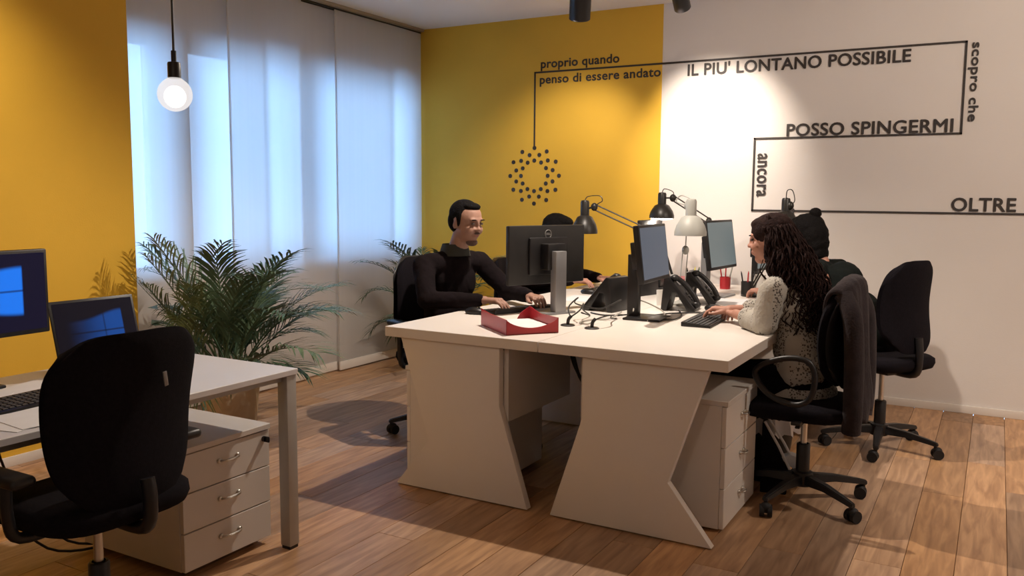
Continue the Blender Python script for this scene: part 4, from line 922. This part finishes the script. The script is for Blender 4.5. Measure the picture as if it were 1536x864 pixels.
# waste bin with pale liner beside the right pedestal
wbk = thing('waste_bin', 'dark waste bin with a pale liner beside the right drawer pedestal', 'waste bin', (-.80, 4.02, 0), R(0))
wbk.rotation_euler = (0, 0, R(20)); wbk.location = (-.93, 4.16, 0)
MB().lathe([(0, .001), (.10, .001), (.105, .01), (.14, .30), (.145, .305), (.136, .305), (.10, .015), (0, .012)]).build('bin_body', 'plastic2', wbk)
m = MB(); n = 40; rings = []
for (r0, z0, am) in ((.132, .27, .0), (.137, .31, .004), (.150, .318, .006), (.156, .28, .010), (.160, .24, .014)):
    rings.append([m.bm.verts.new(((r0+am*math.sin(k*1.7))*math.cos(2*PI*k/n), (r0+am*math.sin(k*1.7))*math.sin(2*PI*k/n), z0+am*math.sin(k*2.3))) for k in range(n)])
for A, B in zip(rings, rings[1:]):
    for k in range(n): m.bm.faces.new((A[k], A[(k+1) % n], B[(k+1) % n], B[k]))
m.build('liner', 'paper', wbk)
# dark tote bag with paper edges next to the chair
bag = thing('tote_bag', 'dark bag with curled pale papers leaning against the right drawer pedestal', 'bag', (-.835, 4.10, 0), R(10))
bag.location = (-.86, 3.93, 0)
MB().prism([(-.03, 0), (.085, 0), (.10, .10), (-.02, .33), (-.03, .33)], 'y', -.015, .055, .006).build('bag_body', 'fabric', bag)
for k, (a, b) in enumerate((((-.02, .335), (.105, .105)), ((-.005, .345), (.125, .13)))):
    MB().tube([(a[0], -.012+k*.03, a[1]), ((a[0]+b[0])/2+.006, -.012+k*.03, (a[1]+b[1])/2), (b[0], -.012+k*.03, b[1])], .006, 8).build('paper_roll', 'paper', bag)
MB().prism([(.05, .17), (.12, .12), (.135, .15), (.13, .18), (.10, .19)], 'y', -.01, .05, .003).build('curled_paper', 'paper', bag)
# ------------------------------------------------------------------ small things on the big desk
def cup(loc, r, h, mname, label, handle=True, taper=.9, cat='mug', name='mug'):
    t = thing(name, label, cat, loc)
    MB().lathe([(.001, 0), (r*taper, 0), (r, h), (r*.92, h), (r*taper*.9, .006), (.001, .006)]).build('cup_body', mname, t)
    if handle: MB().tube(smooth_path([(r*.95, 0, h*.8), (r*1.5, 0, h*.72), (r*1.5, 0, h*.35), (r*.92, 0, h*.25)], 4), .004, 6).build('handle', mname, t)
    return t
cup((-1.62, 4.58, DZ), .034, .085, 'mug', 'small white mug between the nearest monitor and the phone')
cup((-1.27, 5.36, DZ), .038, .13, 'mug', 'tall white paper cup left of the orange cup', False, .75, 'cup', 'paper_cup')
cup((-1.14, 5.12, DZ), .032, .12, 'orange', 'orange cup beside the face of the woman in white', False, .85, 'cup', 'plastic_cup')
cup((-1.56, 5.64, DZ), .036, .08, 'red', 'red pen cup behind the desk phones', False, .95, 'pen cup', 'pen_cup')
pc2 = cup((-1.33, 5.30, DZ), .036, .09, 'plastic2', 'dark pen cup left of the tall white paper cup', False, .95, 'pen cup', 'pen_cup')
cup((-1.56, 4.92, DZ), .030, .08, 'plastic2', 'dark pen cup under the pale lamp', False, .95, 'pen cup', 'pen_cup')
def pen(loc, lean, mname, label, ln=.15):
    o = MB().cyl((0, 0, 0), V(lean).normalized()*ln*.9, .0045, n=8).cyl(V(lean).normalized()*ln*.9, V(lean).normalized()*ln, .0045, .0015, n=8).build('pen', mname); o.location = loc; tag(o, label, 'pen')
pen((-1.56, 4.91, DZ+.01), (.1, .05, 1), 'yellowgreen', 'yellow highlighter standing in the dark pen cup under the pale lamp', .19)
pen((-1.55, 4.93, DZ+.01), (.16, .0, 1), 'leaf', 'green pen standing in the dark pen cup under the pale lamp', .19)
pen((-1.57, 4.92, DZ+.01), (-.12, .0, 1), 'lamp_black', 'black pen standing in the dark pen cup under the pale lamp', .18)
for k, (lx, mn, lab) in enumerate(((-.2, 'red', 'red pen leaning left in the red pen cup'), (.0, 'red', 'red pen upright in the red pen cup'), (.22, 'lamp_pale', 'grey pen leaning right in the red pen cup'))):
    pen((-1.56+lx*.05, 5.64+k*.008-.008, DZ+.01), (lx, .05, 1), mn, lab, .16)
for k, (lx, mn, lab) in enumerate(((-.2, 'plastic', 'black pen leaning left in the dark pen cup by the white cup'), (.03, 'red', 'red pen in the dark pen cup by the white cup'), (.22, 'plastic2', 'dark pen leaning right in the dark pen cup by the white cup'))):
    pen((-1.33+lx*.05, 5.30+k*.008-.008, DZ+.01), (lx, .05, 1), mn, lab, .145)
rb = tag(MB().box((-.16, -.11, 0), (.16, .11, .05), .003).build('box_file', 'red', smooth=0), 'flat red box file at the far end of the big desk', 'box file'); rb.location = (-1.90, 5.75, DZ)
MB().box((-.15, -.112, .02), (.15, -.108, .03)).build('lid_gap', 'plastic2', rb, smooth=0)
for i, (x, y, rz, w2, l2, lab) in enumerate(((-1.32, 4.95, .3, .105, .148, 'white paper sheet on the big desk behind the phones'), (-1.10, 4.72, -.2, .105, .148, 'white paper sheet beside the woman in white'), (-2.12, 4.60, .1, .105, .148, 'white paper sheet between the two keyboards on the left side'))):
    p = tag(MB().box((-w2, -l2, 0), (w2, l2, .002)).build('paper_sheet', 'paper', smooth=0), lab, 'paper'); p.location = (x, y, DZ+.0005); p.rotation_euler = (0, 0, rz)
# papers on the left desk
for i, (x, y, rz, lab) in enumerate(((-2.44, 1.44, .25, 'white paper sheet in front of the keyboard on the left desk, partly under another'), (-2.40, 1.50, -.1, 'upper white paper sheet in front of the keyboard on the left desk'), (-2.76, 1.68, .3, 'white paper sheet behind the keyboard on the left desk'), (-2.72, 1.40, .8, 'white paper under the large monitor on the left desk'))):
    p = tag(MB().box((-.105, -.148, 0), (.105, .148, .0015)).build('paper_sheet', 'paper', smooth=0), lab, 'paper'); p.location = (x, y, LZ+.0006+i*.0018); p.rotation_euler = (0, 0, rz)
for i, (y, lab) in enumerate(((1.30, 'black cable hanging behind the left desk near the frame edge'), (1.38, 'second black cable hanging behind the left desk'))):
    tubeo('cable', [(-3.0, y+.3, .69), (-3.06, y+.3, .5), (-3.05, y+.35, .3), (-2.98, y+.5, .05), (-2.9, y+.7, .008)], .005, 'cable', lab)

# ------------------------------------------------------------------ palms
def frond(L, droop, nl, ll, mname, parent, az, elev, base, rs):
    rs = random.Random(rs); pts = []; p = V(base); e = elev
    N = 14
    d0 = V((math.cos(az), math.sin(az), 0))
    for i in range(N+1):
        pts.append(p.copy()); f = i/N; a = e-droop*f**1.6; p = p+(d0*math.cos(a)+V((0, 0, math.sin(a))))*L/N
    m = MB(); m.tube(pts, .004, 5, rs=[.0055*(1-.75*i/N) for i in range(N+1)])
    bmv = m.bm; sidev = V((-d0.y, d0.x, 0))
    for k in range(nl):
        f = .30+.70*k/(nl-1); q = f*N; i = min(int(q), N-1); c = pts[i].lerp(pts[i+1], q-i); tg = (pts[i+1]-pts[i]).normalized(); nrm = sidev.cross(tg).normalized()
        if nrm.z < 0: nrm = -nrm
        ln = ll*(.55+.45*math.sin(PI*min(1, (f-.22)/.75)**.8))*rs.uniform(.85, 1.1)
        for sg in (-1, 1):
            d = (sidev*sg*rs.uniform(.45, .7)+tg*rs.uniform(.75, 1.0)+nrm*.30).normalized(); w2 = .0070; wv = d.cross(nrm).normalized()
            cs = []; 
            for j, (ff, ww) in enumerate(((0, .35), (.3, 1), (.65, .75), (1, .05))):
                pp = c+d*ln*ff-V((0, 0, 1))*ln*.38*ff*ff; cs.append((bmv.verts.new(pp+wv*w2*ww), bmv.verts.new(pp-wv*w2*ww)))
            for A, B in zip(cs, cs[1:]): bmv.faces.new((A[0], A[1], B[1], B[0]))
    lx, ly = parent.location.x, parent.location.y
    for v in m.bm.verts:
        lim = (-4.17 if ly+v.co.y < 3.2 else -4.30)-lx; sf = .22
        if v.co.x < lim+sf: v.co.x = lim+sf-(sf-.02)*math.tanh((lim+sf-v.co.x)/(sf*1.4))
        if ly+v.co.y < 3.16 and lx+v.co.x < -3.3: v.co.y = (3.16-.14*math.tanh((3.16-ly-v.co.y)/.2))-ly
        ly2 = 6.03-ly
        if v.co.y > ly2-sf: v.co.y = ly2-sf+(sf-.02)*math.tanh((v.co.y-ly2+sf)/(sf*1.4))
    return m.build('frond', mname, parent, smooth=0, recalc=False)
def palm(loc, label, nf, L, seed, pot_r, pot_h, spread=1.0, zmax=1.1, azs=None, ell=.24):
    t = thing('potted_palm', label, 'plant', loc, 0); rs = random.Random(seed)
    MB().lathe([(0, .0), (pot_r*.78, 0), (pot_r*.82, .01), (pot_r, pot_h-.03), (pot_r*1.05, pot_h-.028), (pot_r*1.05, pot_h), (pot_r*.95, pot_h), (pot_r*.93, pot_h-.03)], n=32).build('pot', 'pot', t)
    MB().lathe([(.001, pot_h-.03), (pot_r*.93, pot_h-.04)], n=24).build('soil', 'soil', t)
    for k in range(nf):
        az = 2*PI*k*.618+rs.uniform(-.2, .2) if not azs else azs[k % len(azs)]
        el = R(rs.uniform(52, 86)) if k % 3 else R(rs.uniform(74, 88)); l = L*rs.uniform(.72, 1.05)
        if k % 4 == 1: el = R(rs.uniform(30, 52)); l *= .68
        if math.sin(az) > .15 and L > .99: l *= .80; el = max(el, R(58))
        b = V((rs.uniform(-.05, .05), rs.uniform(-.05, .05), pot_h-.035))
        stem = b+V((math.cos(az)*.02, math.sin(az)*.02, 0))
        frond(l, R(rs.uniform(60, 115))*spread, 20, ell*rs.uniform(.85, 1.1), 'leaf' if k % 3 else 'leaf2', t, az, el, stem, seed*100+k)
    return t
palm((-3.74, 3.36, 0), 'large areca palm in a cream pot between the left desk and the curtain', 46, 1.0, 4, .17, .33, .80, ell=.32)
palm((-3.80, 5.52, 0), 'smaller areca palm in the room corner behind the man', 30, .98, 9, .15, .28, .85, ell=.28)
